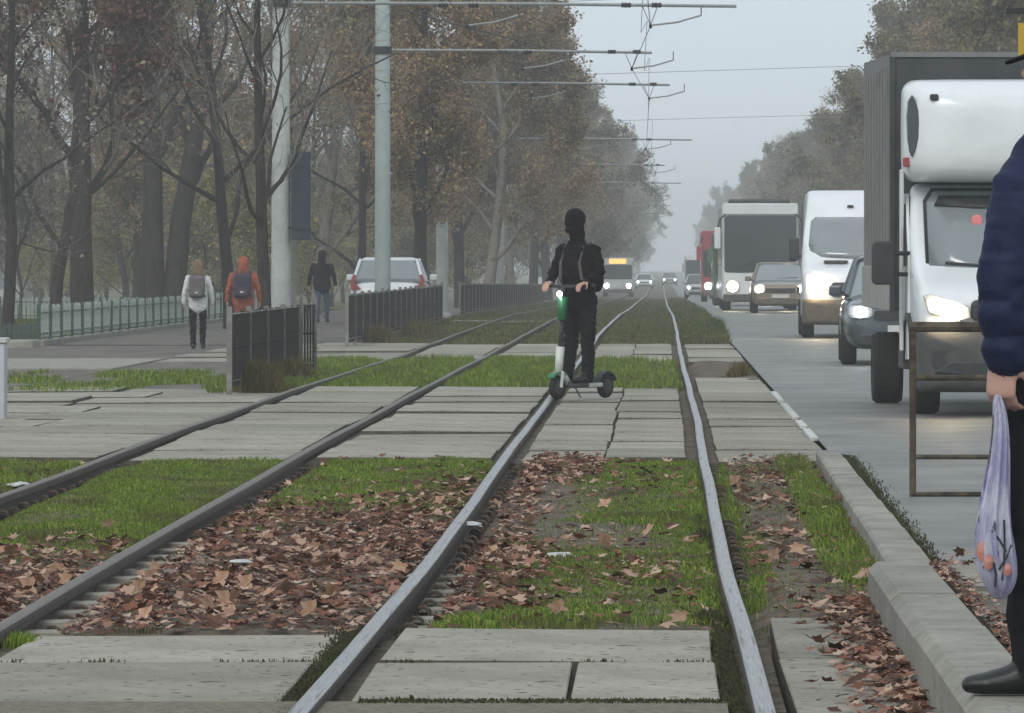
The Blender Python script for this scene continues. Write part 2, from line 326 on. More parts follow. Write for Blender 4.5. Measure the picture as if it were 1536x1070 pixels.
# concrete slabs of the crossings: one sheared mesh shape, each slab its own object
def slab_mesh(w_, l_, t=0.11, c=0.005):
    mb = MB(); a, b = w_ / 2, l_ / 2
    v = []
    for (q, z) in ((0, -t), (0, -c), (c, 0)):
        v += [(-a + q, -b + q, z), (a - q, -b + q, z), (a - q, b - q, z), (-a + q, b - q, z)]
    f = [(8, 9, 10, 11)]
    for s_ in (0, 4):
        f += [(s_ + k, s_ + (k + 1) % 4, s_ + 4 + (k + 1) % 4, s_ + 4 + k) for k in range(4)]
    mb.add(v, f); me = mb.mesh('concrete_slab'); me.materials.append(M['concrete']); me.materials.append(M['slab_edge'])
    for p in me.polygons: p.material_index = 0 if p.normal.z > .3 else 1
    return me
slab_cache = {}
def slab(parent, x0, x1, y0, y1, z=0.0, gap=0.022):
    key = (round(x1 - x0, 1), round(y1 - y0, 1))
    if key not in slab_cache: slab_cache[key] = slab_mesh(key[0] - gap * 2, key[1] - gap * 2)
    o = bpy.data.objects.new('concrete_slab', slab_cache[key]); C.objects.link(o); o.parent = parent
    o.location = ((x0 + x1) / 2, (y0 + y1) / 2, z + random.uniform(-0.034, 0.0))
    o.scale = ((x1 - x0 - 2 * gap) / (key[0] - 2 * gap), (y1 - y0 - 2 * gap) / (key[1] - 2 * gap), 1)
    o.rotation_euler = (random.uniform(-0.005, 0.006), random.uniform(-0.008, 0.008), random.uniform(-0.006, 0.006))
    return o
def crossing(d0, d1, rows, cols, label):
    base = MB().box(min(c[0] for c in cols), max(c[1] for c in cols), d0 + .05, d1 - .05, -0.22, -0.09).build('crossing', 'soil'); tag(base, kind='structure')
    return base
def rail_cols(d, extra_l, right):
    a, b, c, e = (float(RXf(k, d)) for k in 'abce')
    return [(extra_l, a - 0.11), (a + 0.09, b - 0.10), (b + 0.09, c - 0.10), (c + 0.09, e - 0.11), (e + 0.09, right)]
def lay(d0, d1, n, left, right, skip=()):
    base = MB().box(left, right, d0 + .03, d1 - .03, -0.26, -0.055).build('crossing', 'soil'); tag(base, kind='structure')
    L = (d1 - d0) / n
    for ci in range(5):
        off = random.uniform(0, 0.4)
        for i in range(n):
            y0, y1 = d0 + i * L, d0 + (i + 1) * L
            x0, x1 = rail_cols((y0 + y1) / 2, left, right)[ci]
            if ci in skip: continue
            if x1 - x0 > 2.0:
                m_ = (x0 + x1) / 2 + random.uniform(-.3, .3); slab(base, x0, m_, y0, y1); slab(base, m_, x1, y0, y1)
            elif ci == 3:
                m_ = (x0 + x1) / 2 + random.uniform(-.03, .03) + (0.12 if d0 < 30 else 0)
                if d0 < 30 and i == 1: slab(base, x0, x1, y0, y1)
                else: slab(base, x0, m_ + .012, y0, y1); slab(base, m_ - .012, x1, y0, y1)
            else: slab(base, x0, x1, y0, y1)
    return base
fg = lay(17.75, 21.2, 2, -6.2, 0.42, skip=(4,))
slab(fg, 0.42, 0.84, 19.6, 21.9); slab(fg, 0.42, 0.84, 15.6, 19.56)
lay(39.9, 62.6, 11, -7.6, 1.29)
b2 = MB().box(0.42, 1.29, 62.7, 68.6, -0.26, -0.125).build('crossing', 'soil'); tag(b2, kind='structure')
for i in range(3): slab(b2, 0.42, 1.285, 62.65 + i * 2, 64.65 + i * 2)
lay(80, 97.5, 6, -7.6, 1.29)
lay(134, 136.5, 1, -5.3, 1.25)
# gravel strip in front
o = MB().box(-6, 0.22, 14.5, 17.7, -0.12, -0.012).build('gravel_strip', 'gravel'); tag(o, kind='structure')
# concrete path joining on the left
pth = MB().box(-14, -7.62, 74, 82, -0.1, -0.012).build('footpath', 'kerb_concrete'); tag(pth, kind='structure')
# worn white edge paint on the slabs
for i, (p, q) in enumerate(((44, 46.5), (47.2, 49), (50, 55), (56, 60))):
    o = MB().box(1.235, 1.30, p, q, -0.02, 0.006).build('edge_paint', 'white_paint'); tag(o, kind='structure')

# rails
def rail(k, label):
    ds = np.unique(np.concatenate([np.arange(15.5, 110, 1.5), np.arange(110, 300, 8), np.arange(300, 701, 40)]))
    xs_ = np.convolve(np.pad(RXf(k, ds), 2, mode='edge'), np.ones(5) / 5, 'valid') if True else RXf(k, ds)
    prof = [(-.034, -.002), (-.036, -.012), (-.036, -.04), (-.010, -.052), (-.010, -.135), (-.065, -.15), (-.065, -.165),
            (.065, -.165), (.065, -.15), (.010, -.135), (.010, -.052), (.036, -.04), (.036, -.012), (.034, -.002)]
    wig = lambda d: 0.003 * math.sin(d * 0.41 + ord(k)) + 0.002 * math.sin(d * .93 + ord(k) * 2)
    def ring(p, off): return [[(x + px + wig(d), d, 0.016 + pz + zg(d) + 0.006 * math.sin(d * .4 + ord(k))) for px, pz in p] for x, d in zip(xs_, ds)]
    root = MB().loft(ring(prof, 0)).build('rail', 'rail_steel'); tag(root, label, 'rail', 'tram rails')
    top = [(-.033, -.0022), (-.030, .0035), (-.012, .005), (.012, .005), (.030, .0035), (.033, -.0022)]
    MB().loft(ring(top, 0)).build('running_surface', 'rail_top' if k in 'ce' else 'rail_dull', root, smooth=True)
    return root, (lambda d: float(np.interp(d, ds, xs_)) + wig(d))
rails = {}
rails['a'] = rail('a', 'outer rail of the far tram track, beside the fence')
rails['b'] = rail('b', 'dark inner rail of the far tram track with spring clips showing')
rails['c'] = rail('c', 'shiny left rail of the tram track that the scooter crosses')
rails['e'] = rail('e', 'bright rail of the tram track running closest to the kerb')
clip = MB(); 
clip.box(-.05, .05, -.07, .07, -.015, 0.0)
for q in range(2): clip.lathe([(.018, 0), (.026, .008), (.026, .03), (.016, .034), (.016, .05)], 8, 'z', (0.0, 0, 0))
ring_ = [(0.028 * math.cos(R(a)), 0.0, 0.045 + 0.028 * math.sin(R(a))) for a in range(0, 361, 40)]
clip.tube(ring_, 0.008, 5); clip.tube([(x, y - 0.02, z) for x, y, z in ring_], 0.008, 5)
clip_me = clip.mesh('rail_clip'); clip_me.materials.append(M['rust'])
for k in 'abce':
    for d in np.arange(21.5, 39.7, 0.56):
        for sx in ((1, -1) if k in 'ce' else (1,)):
            if k == 'e' and d < 24: continue
            o = bpy.data.objects.new('rail_clip', clip_me); C.objects.link(o); o.parent = rails[k][0]
            o.location = (rails[k][1](d) + sx * 0.082, d + random.uniform(-.03, .03), -0.132); o.rotation_euler = (0, 0, random.uniform(-.2, .2))
            s_ = random.uniform(.95, 1.15); o.scale = (s_, s_, s_)
# sleepers showing through the leaves
tag(MB().box(0, .01, 15, 15.01, -.3, -.29).build('sleeper_bed', 'soil'), kind='structure')
slp = bpy.data.objects['sleeper_bed']
sl_me = MB().box(-1.15, 1.15, -.11, .11, -.12, 0).mesh('sleeper'); sl_me.materials.append(M['concrete'])
for cx, ds in ((-3.33, np.arange(21.6, 29, 0.62)), (-0.4, np.arange(21.6, 26, 0.62))):
    for d in ds:
        o = bpy.data.objects.new('sleeper', sl_me); C.objects.link(o); o.parent = slp; o.location = (cx, d, -0.048 if cx < -1 else -0.075); o.scale = (0.58 if cx > -1 else .98, 1, 1)

# kerbs and the stop platform
def kerb_block(parent, x0, x1, y0, y1, z0, z1, ch=0.03, shift=0.0):
    a = [(x0, z0), (x1, z0), (x1, z1 - .008), (x1 - .008, z1), (x0 + ch, z1), (x0, z1 - ch)]
    v = [(x, y0 + .004, z) for x, z in a] + [(x + shift, y1 - .004, z) for x, z in a]; n = 6
    f = [tuple(range(n)), tuple(range(2 * n - 1, n - 1, -1))] + [(i, i + n, (i + 1) % n + n, (i + 1) % n) for i in range(n)]
    return MB().add(v, f).build('kerb_stone', 'kerb_concrete', parent)
plat = MB().box(1.16, 3.2, 8.0, 22.7, -0.1, 0.165).build('platform', 'old_asphalt'); tag(plat, kind='structure')
y = 9.0
while y < 22.0:
    l_ = min(1.85, 22.25 - y); kerb_block(plat, 0.865, 1.115, y, y + l_, -0.15, 0.20 + random.uniform(-.004, .004), 0.035); y += 1.85
for i in range(7):
    for j in range(3): 
        o = slab(plat, 1.2 + j * .62, 1.82 + j * .62, 9.6 + i * 1.86, 11.46 + i * 1.86, 0.19)
lowk = MB().box(1.0, 1.2, 22.3, 39.7, -.2, -.1).build('low_kerb', 'soil'); tag(lowk, kind='structure')
y = 22.3
while y < 39.6:
    l_ = min(1.74, 39.75 - y); xa = np.interp(y, [22.3, 39.7], [1.02, 1.155]); kerb_block(lowk, xa, xa + 0.17 + 0.04 * (39 - y) / 17, y, y + l_, -0.15, 0.085 - 0.035 * (y - 22) / 17 + random.uniform(-.005, .005), 0.015, 0.0135); y += 1.74

# ------------------------------------------------------------------ grass, leaves, weeds
def blades(name, X, D, Z, h, wd, m, lean=0.5, label=None, cat='grass'):
    n = len(X); az = rng.uniform(0, 2 * np.pi, n); ln = rng.uniform(0.1, 1.0, n) * lean
    h = h * rng.uniform(0.5, 1.3, n); wd = wd * rng.uniform(.7, 1.3, n)
    px, py = np.cos(az + rng.uniform(-.8, .8, n)) , np.sin(az + 1.57)
    dx, dy = np.cos(az) * ln * h, np.sin(az) * ln * h
    wx = wd * .5 * np.abs(np.cos(az + 1.57)).clip(.45) ; wy = wd * .3 * np.sin(az)
    V = np.empty((n, 5, 3))
    V[:, 0] = np.stack([X - wx, D - wy, Z - .01], 1); V[:, 1] = np.stack([X + wx, D + wy, Z - .01], 1)
    V[:, 2] = np.stack([X + wx * .8 + dx * .35, D + wy + dy * .35, Z + h * .6], 1); V[:, 3] = np.stack([X - wx * .8 + dx * .35, D - wy + dy * .35, Z + h * .6], 1)
    V[:, 4] = np.stack([X + dx, D + dy, Z + h * (1 - .35 * ln)], 1)
    b = (np.arange(n) * 5)[:, None]
    fi = (b + np.array([[0, 1, 2, 3, 3, 2, 4]])).ravel(); tot = np.tile([4, 3], n)
    o = link(name, np_mesh(name, V.reshape(-1, 3), fi, tot), m); return tag(o, label, cat, kind='stuff')
def sample(n, x0, x1, d0, d1):
    return rng.uniform(x0, x1, n), rng.uniform(d0, d1, n)
ss = lambda a, b, x: np.clip((x - a) / (b - a), 0, 1)
def grass_density(x, d):
    nz = 0.6 * vnoise(x * 1.6, d * 0.45, 11) + 0.4 * vnoise(x * 5, d * 1.5, 12)
    g = np.zeros_like(x); a, b, c, e = (RXf(k, d) for k in 'abce')
    g = np.where(x < a, 0.95, g)
    g = np.where((x > a) & (x < b), ss(25.5, 28.5, d + 2.5 * (nz - .5)), g)
    g = np.where((x > b) & (x < c), ss(30.0, 33.5, d + 5 * (nz - .5)) , g)
    u = (x - c) / (e - c)
    inn = np.maximum(ss(.28, .5, u + .5 * (nz - .5)), .0)
    bare = ((d > 27.6) & (d < 30.6) & (u > .1) & (u < .74)) | ((d > 33.8) & (d < 36) & (u > .3) & (u < .62) & (nz > .4))
    inn = np.where(bare, 0.10, inn); inn = np.where((d < 22.6) & (u < .55) , np.where(u > .05, 0.8, 0.3), inn); inn = np.where((d < 21.9) & (u > .6), .12, inn)
    inn = np.where((d > 37.2) & (u < .5), inn * .35, inn)
    g = np.where((x > c) & (x < e), inn, g)
    rr = x - e
    rgt = np.where(rr < .16, np.where(d > 23.5, .9, .1), np.where(x > np.interp(d, [22, 26, 39], [.93, .80, .86]), np.where(d > 24.6, 1., .12), .07))
    rgt = np.where((rr < .25) & (d > 25) & (d < 30), .9, rgt)
    g = np.where(x > e, rgt, g)
    return np.clip(g * (0.12 + 1.5 * nz), 0, 1)
X, D = sample(380000, -6.2, 1.06, 21.25, 39.85)
keep = (rng.random(len(X)) < grass_density(X, D) * (0.45 + 0.55 * (X > -5)))
for k in 'abce': keep &= (X < RXf(k, D) - .05) | (X > RXf(k, D) + (.15 if k != 'e' else .05))
keep &= (X > -(991 / F) * D - .3) & (X < np.interp(D, [22, 39.7], [1.03, 1.16]))
X, D = X[keep], D[keep]
hh = 0.014 + 0.045 * vnoise(X * 2.6, D * 1.1, 21) ** 2 + 0.05 * np.exp(-((X - RXf('e', D)) / .14) ** 2) + np.where(X > .8, .055, 0) + np.where(X < -4.2, .03, 0)
blades('grass', X, D, bedz(X, D), hh, 0.0065, 'grass', 1.5, 'short bright green grass growing between and beside the near rails')
# strip of taller grass between the two crossings
X, D = sample(120000, -5.4, 0.28, 62.7, 79.9)
nz = vnoise(X * 1.2, D * .4, 31); u = (X > RXf('c', D) + .05)
keep = (rng.random(len(X)) < (.45 + .55 * nz) * np.where(u, np.where(X < -.2, .55, .12), 1))
for k in 'abce': keep &= np.abs(X - RXf(k, D)) > 0.07
X, D = X[keep], D[keep]
blades('grass', X, D, bedz(X, D), .07 + .09 * vnoise(X * 1.5, D * .5, 32), 0.014, 'grass', .8, 'taller green grass strip between the two slab crossings')
# grass along the tracks beyond
X, D = sample(150000, -5.6, 1.3, 97.6, 330); D = 97.6 + (D - 97.6) ** 1.0 * rng.random(len(D)) ** .5
nz = .6 * vnoise(X * .9, D * .12, 41) + .4 * vnoise(X * 3, D * .5, 42)
dens = np.where(X > RXf('c', D), 1.0, np.where((X < RXf('b', D)) & (X > RXf('a', D)), .45, .6)) * (.3 + .9 * nz)
keep = rng.random(len(X)) < dens
for k in 'abce': keep &= np.abs(X - RXf(k, D)) > 0.09
keep &= ~((D > 133.6) & (D < 137)); X, D = X[keep], D[keep]
hh = np.where(X > .45, .16, .06) + .06 * nz[keep]
blades('grass', X, D, bedz(X, D), hh, 0.03, 'far_grass', .8, 'dull green grass covering the tracks beyond the crossings')
# lawn behind the picket fence and verge by the pavement
X, D = sample(60000, -24, -11.3, 97, 190); zl = -0.1
blades('grass', X, D, np.full(len(X), -.08) + np.array([zg(q) for q in D]), np.full(len(X), .10), 0.05, 'far_grass', .9, 'lawn behind the low picket fence')
X, D = sample(9000, -8.4, -5.0, 60.5, 72); keep = vnoise(X * 1.4, D * .3, 51) > .5; X, D = X[keep], D[keep]
blades('grass', X, D, np.full(len(X), -.04), np.full(len(X), .09), 0.016, 'grass', .9, 'patchy grass tufts at the pavement edge by the dark mesh fence')
# tufts growing in slab joints and along the rails of the front crossing
tx, td = [], []
for _ in range(26):
    d = random.choice([17.8, 19.47, 19.47, 21.2]); x = random.uniform(-4, .2); n = random.randint(8, 40)
    tx += list(rng.normal(x, .05, n)); td += list(rng.normal(d, .015, n))
X, D = np.array(tx), np.array(td); blades('grass', X, D, np.full(len(X), -.02), np.full(len(X), .022), .006, 'moss', 1.0, 'tiny weed tufts sprouting from the slab joints', 'weeds')
d = rng.uniform(16.4, 21.4, 14000); sd = rng.choice([0, 0, 0, 1], 14000); X = np.where(sd == 0, RXf('c', d) - .035 - np.abs(rng.normal(0, .045, 14000)), RXf('e', d) - .05 - np.abs(rng.normal(0, .03, 14000)))
blades('moss', X, d, np.full(14000, -.035), np.full(14000, .024), .008, 'moss', 1.0, 'dark moss filling the groove beside the rails of the front slabs', 'moss')
X, D = sample(3000, -1.0, .25, 17.62, 17.78); blades('moss', X, D, np.full(3000, -.02), np.full(3000, .016), .008, 'moss', 1.0, 'dark moss along the front edge of the slabs', 'moss')

def leaf_shape():
    pts = []
    for a, r in ((-90, .25), (-50, .45), (-20, .9), (5, .66), (40, .95), (65, .68), (90, 1.05), (115, .68), (140, .95), (175, .66), (200, .9), (230, .45)):
        pts.append((r * math.cos(R(a)), r * math.sin(R(a)), 0.0))
    return np.array(pts)
LS = leaf_shape(); NL = len(LS)
def leaves_arr(X, D, Z, size, tilt=.5):
    n = len(X); V = np.empty((n, NL + 1, 3)); az = rng.uniform(0, 6.28, n); tx = rng.normal(0, tilt, n); ty = rng.normal(0, tilt, n); cv = rng.uniform(-.35, .6, n); jit = rng.uniform(.55, 1.25, (n, NL + 1)); asp = rng.uniform(.45, 1.0, n)[:, None]
    P = np.concatenate([LS, [[0, 0, 0]]]); r2 = (P ** 2).sum(1)
    lx = P[None, :, 0] * jit * asp; ly = P[None, :, 1] * jit; lz = cv[:, None] * r2[None] * .5 + .25 * cv[:, None] * P[None, :, 0] ** 2
    ca, sa = np.cos(az)[:, None], np.sin(az)[:, None]; x2 = lx * ca - ly * sa; y2 = lx * sa + ly * ca
    z2 = lz + x2 * tx[:, None] + y2 * ty[:, None]; s_ = (size * rng.uniform(.6, 1.25, n))[:, None]
    V[..., 0] = X[:, None] + x2 * s_; V[..., 1] = D[:, None] + y2 * s_; V[..., 2] = Z[:, None] + z2 * s_
    return V
def leaf_mesh(name, V):
    n = len(V); b = (np.arange(n) * (NL + 1))[:, None, None]
    t = np.array([[k, (k + 1) % NL, NL] for k in range(NL)])[None]
    fi = (b + t).ravel(); return np_mesh(name, V.reshape(-1, 3), fi, np.full(n * NL, 3))
def leaf_density(x, d):
    nz = .5 * vnoise(x * 2, d * .7, 61) + .5 * vnoise(x * 6, d * 2, 62); a, b, c, e = (RXf(k, d) for k in 'abce')
    g = np.full_like(x, .075)
    g = np.where((x > a) & (x < b), 1 - ss(24.5, 29, d), g)
    g = np.where((x > b) & (x < c), np.clip(1.05 - ss(28.5, 34, d + 3 * (nz - .5) - 4.5 * ss(-1.9, -1.2, x)), .05, 1), g)
    u = (x - c) / (e - c); inn = np.where(u < .42 - .2 * (nz - .5) - .012 * (d - 22), .95, .11); inn = np.where((d > 29) & (d < 33.5), inn * .35, inn)
    inn = np.where((d > 36) & (u < .5), .9, inn); inn = np.where((d < 22.7), .12, inn); inn = np.where((d > 24) & (d < 26) & (u > .55) & (u < .85), .3, inn)
    g = np.where((x > c) & (x < e), inn, g)
    g = np.where(x > e + .12, np.where(d < 26, .12, .3) * nz * 1.6, g)
    return np.clip(g * (.55 + .75 * nz), 0, 1)
X, D = sample(52000, -6, 1.1, 21.2, 39.8); keep = rng.random(len(X)) < leaf_density(X, D)
for k in 'abce': keep &= (X < RXf(k, D) - .06) | (X > RXf(k, D) + .16)
keep &= X > -(991 / F) * D - .2
X, D = X[keep], D[keep]; Z = bedz(X, D) + .012 + rng.random(len(X)) ** 2 * .04
o = link('leaf_litter', leaf_mesh('leaf_litter', leaves_arr(X, D, Z, .043, .24)), 'leaf_litter'); tag(o, 'drift of brown and tan fallen leaves between the rails', 'leaves', kind='stuff')
n = 700; d = rng.uniform(15.5, 22.6, n); X = .855 - np.abs(rng.normal(0, .11, n)); keep = X > .45; X, d = X[keep], d[keep]
o = link('leaf_litter', leaf_mesh('leaf_litter', leaves_arr(X, d, .012 + rng.random(len(X)) * .05 * ss(.55, .86, X), .043, .25)), 'leaf_litter'); tag(o, 'brown leaves blown against the foot of the platform wall', 'leaves', kind='stuff')
n = 900; X, d = sample(n, 1.2, 2.5, 22.8, 27.2); keep = (rng.random(n) < np.exp(-((d - 23.6 - (X - 1.2) * .3) / 1.6) ** 2)) ; X, d = X[keep], d[keep]
o = link('leaf_litter', leaf_mesh('leaf_litter', leaves_arr(X, d, .01 + rng.random(len(X)) * .03, .035, .4)), 'leaf_litter'); tag(o, 'dirt and dead leaves lying on the road behind the platform end', 'leaves', kind='stuff')
X, D = sample(7000, 1.17, 2.7, 22.75, 24.6); keep = rng.random(7000) < .6; blades('grass', X[keep], D[keep], np.zeros(keep.sum()), np.full(keep.sum(), .03), .007, 'moss', 1.2, 'dark weeds along the end of the platform', 'weeds')
X = np.interp(D, [22, 39], [1.23, 1.36]) + np.abs(rng.normal(0, .07, len(D))); D2 = rng.uniform(22.7, 40, len(X)); X = np.interp(D2, [22, 39], [1.23, 1.345]) + np.abs(rng.normal(0, .05, len(D2)))
blades('grass', X, D2, np.zeros(len(X)), np.full(len(X), .018), .007, 'moss', 1.2, 'mossy dirt along the road side of the low kerb', 'weeds')
n = 900; d = rng.uniform(12, 22.5, n); X = 1.13 + np.abs(rng.normal(0, .05, n))
o = link('leaf_litter', leaf_mesh('leaf_litter', leaves_arr(X, d, .178 + rng.random(n) * .02, .022, .3)), 'leaf_litter'); tag(o, 'crumbled dead leaves in the gutter behind the platform kerb', 'leaves', kind='stuff')
# single large leaves
one = []
for q in range(6):
    me = leaf_mesh('fallen_leaf', leaves_arr(np.zeros(1), np.zeros(1), np.zeros(1), (.034 + .005 * q) * np.ones(1), .4)); me.materials.append(M['leaf_single']); one.append(me)
cnt = 0
while cnt < 240:
    x = random.uniform(-4, 1.0); d = random.uniform(21.4, 36)
    if random.random() > float(leaf_density(np.array([x]), np.array([d]))[0]) + .02 or x < -991 / F * d: continue
    if any(abs(x - float(RXf(k, d))) < .09 for k in 'abce'): continue
    o = bpy.data.objects.new('fallen_leaf', one[cnt % 6]); C.objects.link(o); o.parent = bed
    o.location = (x, d, float(bedz(x, d)) + .05); o.rotation_euler = (random.gauss(.12, .2), random.gauss(0, .2), random.uniform(0, 6.28)); cnt += 1
# paper scraps
for (px, py, z, s_, lab) in ((362, 846, -.02, .05, 'crumpled white paper scrap lying on the leaves between the tracks'), (515, 790, -.03, .06, 'flat pale scrap among leaves and grass between the tracks'),
                             (835, 838, -.03, .09, 'pale torn wrapper on the grass inside the near track'), (30, 730, -.02, .08, 'white litter beside the far rail'), (703, 790, -.03, .07, 'grey crumpled bag wedged under the shiny rail')):
    d = F * (H - z) / (py - VY); bm = bmesh.new(); bmesh.ops.create_icosphere(bm, subdivisions=2, radius=s_)
    for v in bm.verts: v.co *= random.uniform(.6, 1.1); v.co.z *= .28; v.co.x *= 1.3
    me = bpy.data.meshes.new('paper_scrap'); bm.to_mesh(me); bm.free()
    o = link('paper_scrap', me, 'paper', loc=((px - VX) * d / F, d, z + .01)); tag(o, lab, 'litter')

# ------------------------------------------------------------------ trees
def make_tree(seed, Ht, r0, first=.28, spread=.55, leaf_n=9000, leaf_s=.11, lm='leaf_brown', bm_='bark', up=.25, clump=0.5, twig_r=.006, n1=11, n3=6, lean=(0, 0), fork=False, clumps=0):
    rnd = random.Random(seed); T = MB(); tw = MB(); tips = []
    def branch(p, dr, L, r, lvl):
        seg = (9, 6, 4, 3)[lvl]; pts = [p]; rs = [r]; q = Vector(p); d = Vector(dr).normalized()
        for i in range(seg):
            j = (.05, .16, .22, .25)[lvl]
            d = (d + Vector((rnd.gauss(0, j), rnd.gauss(0, j), rnd.gauss(0, j) * .6 + (0 if lvl == 0 else up * .3)))).normalized()
            q = q + d * (L / seg); pts.append(q.copy()); rs.append(max(r * (1 - (i + 1) / seg * (.78 if lvl == 0 else .72)), twig_r * .6))
        (T if lvl < 2 else tw).tube(pts, rs, (9, 6, 4, 3)[lvl], cap=False)
        if lvl >= 2: tips.extend(pts[1:])
        if lvl == 3: return
        nb = (n1, 7, n3)[lvl]
        for k in range(nb):
            t = (first + (1 - first) * (k + rnd.random() * .8) / nb) if lvl == 0 else .2 + .8 * (k + rnd.random()) / nb
            t = min(t, .999); f = t * seg; i = int(f); pp = pts[i].lerp(pts[i + 1], f - i); rr = rs[i] * (1 - (f - i)) + rs[i + 1] * (f - i)
            dd = (pts[i + 1] - pts[i]).normalized(); az = rnd.uniform(0, 6.28) if lvl else k * 2.4 + rnd.uniform(-.4, .4)
            perp = dd.orthogonal().normalized(); perp = Matrix.Rotation(az, 3, dd) @ perp
            ang = rnd.uniform(.6, 1.05) if lvl == 0 else rnd.uniform(.5, .95)
            nd = dd * math.cos(ang) + perp * math.sin(ang)
            if lvl == 0: Ln = Ht * spread * rnd.uniform(.55, .95) * (1.15 - .75 * t)
            else: Ln = L * rnd.uniform(.35, .6)
            branch(pp, nd, max(Ln, .25), max(rr * (.5 if lvl == 0 else .55), twig_r), lvl + 1)
    if fork:
        branch(Vector((0, 0, -.2)), Vector((-.05, 0, 1)), Ht, r0 * .72, 0); branch(Vector((0.22, 0, -.2)), Vector((.07, .02, 1)), Ht * .95, r0 * .7, 0)
    else: branch(Vector((0, 0, -.2)), Vector((lean[0], lean[1], 1)), Ht, r0, 0)
    tr = T.mesh('trunk'); tr.polygons.foreach_set('use_smooth', [True] * len(tr.polygons)); tr.materials.append(M[bm_])
    tm = tw.mesh('branches'); tm.materials.append(M['twig'])
    cm = None
    if leaf_n:
        g = np.random.default_rng(seed); P = np.array([tuple(p) for p in tips]); zc = vnoise(P[:, 0] * .9 + P[:, 2] * .5, P[:, 1] * .9 + P[:, 2] * .8, seed)
        wgt = np.clip(zc - clump + .35, 0.02, 1) ** 1.5; wgt /= wgt.sum(); idx = g.choice(len(P), leaf_n, p=wgt)
        w2 = wgt * (P[:, 2] < 7.5); cen = P[g.choice(len(P), clumps, p=w2 / w2.sum())] if clumps else None
        c = (cen[g.integers(0, clumps, leaf_n)] + g.normal(0, .17, (leaf_n, 3))) if clumps else P[idx] + g.normal(0, .16, (leaf_n, 3)); u = g.normal(0, 1, (leaf_n, 3)); u /= np.linalg.norm(u, axis=1)[:, None]
        v = np.cross(u, g.normal(0, 1, (leaf_n, 3))); v /= np.linalg.norm(v, axis=1)[:, None]; s_ = (leaf_s * g.uniform(.5, 1.2, leaf_n))[:, None]
        nrm = np.cross(u, v) * s_ * .25
        V = np.stack([c - u * s_, c + v * s_ * .6 + nrm, c + u * s_, c - v * s_ * .6 + nrm], 1).reshape(-1, 3)
        b = (np.arange(leaf_n) * 4)[:, None]; fi = (b + np.array([[0, 1, 2, 0, 2, 3]])).ravel(); cm = np_mesh('crown', V, fi, np.full(leaf_n * 2, 3)); cm.materials.append(M[lm])
    return tr, tm, cm
TREES = {
    'brown1': make_tree(1, 13, .24, .16, .42, 56000, .075, 'leaf_brown', clump=.42, n1=14),
    'brown2': make_tree(2, 12.5, .22, .15, .44, 56000, .075, 'leaf_brown', 'pale_bark', clump=.42, n1=14),
    'olive1': make_tree(3, 13.5, .3, .10, .42, 42000, .10, 'leaf_olive', clump=.35, n1=13),
    'olive2': make_tree(4, 12.5, .3, .08, .46, 42000, .10, 'leaf_olive', clump=.35, n1=13),
    'bare1': make_tree(5, 12, .15, .16, .5, 2500, .06, 'leaf_brown', n1=15, n3=9),
    'bare2': make_tree(6, 11, .13, .12, .5, 2500, .06, 'leaf_pale', n1=15, n3=9),
    'dark': make_tree(8, 11, .28, .27, .5, 9000, .075, 'leaf_dark', clump=.5, lean=(-.06, 0), clumps=75),
    'fork': make_tree(9, 13, .47, .3, .42, 2500, .09, 'leaf_brown', fork=True),
    'young': make_tree(10, 9.5, .13, .2, .5, 60, .08, 'leaf_dark', 'bark', up=.9, n1=16, n3=7),
    'bush': make_tree(11, 3.2, .04, .04, .8, 16000, .048, 'leaf_yellow', n1=14),
    'bush2': make_tree(12, 3.5, .04, .04, .8, 15000, .048, 'leaf_pale', n1=14),
    'plane': make_tree(13, 13, .17, .18, .48, 2500, .09, 'leaf_brown', 'pale_bark', up=.5, n1=13, n3=8),
}
def tree(kind, name, x, d, label, group, s_=1.0, rz=None, z=None):
    e = empty(name, label, 'bush' if 'bush' in name or 'shrub' in name else 'tree', (x, d, (zg(d) - .1) if z is None else z), random.uniform(0, 6.28) if rz is None else rz, group)
    e.scale = (s_, s_, s_ * random.uniform(.93, 1.07))
    for nm, me in zip(('trunk', 'branches', 'crown'), TREES[kind]):
        if me is not None:
            o = bpy.data.objects.new(nm, me); C.objects.link(o); o.parent = e
            if nm != 'trunk': o['kind'] = 'stuff'
    return e
tree('dark', 'broadleaf_tree', -12.3, 114, 'dark leaning tree with clumps of red brown leaves behind the picket fence', None, 1.0, .3)
tree('fork', 'broadleaf_tree', -13.0, 138, 'thick forked tree trunk standing on the lawn behind the picket fence', None, 1.0, 0)
tree('young', 'broadleaf_tree', -7.2, 97, 'bare young tree growing against the concrete catenary pole', None, 1.0, 1.2)
tree('plane', 'broadleaf_tree', -10.2, 150, 'pale barked bare plane tree beyond the walkers', None, 1.0, 2)
tree('bare1', 'broadleaf_tree', -20, 200, 'slim bare tree between the dark tree and the forked tree', None, .9)
tree('bush', 'yellow_bush', -13.6, 165, 'yellow leaved sapling behind the orange hooded walker', None, 1.5)
near_lab = {139: 'brown leaved street tree with a dark trunk in front of the pale concrete pole', 181: 'brown leaved street tree with a thick pale trunk beyond the fence gap', 156: 'brown leaved tree behind the parked white car'}
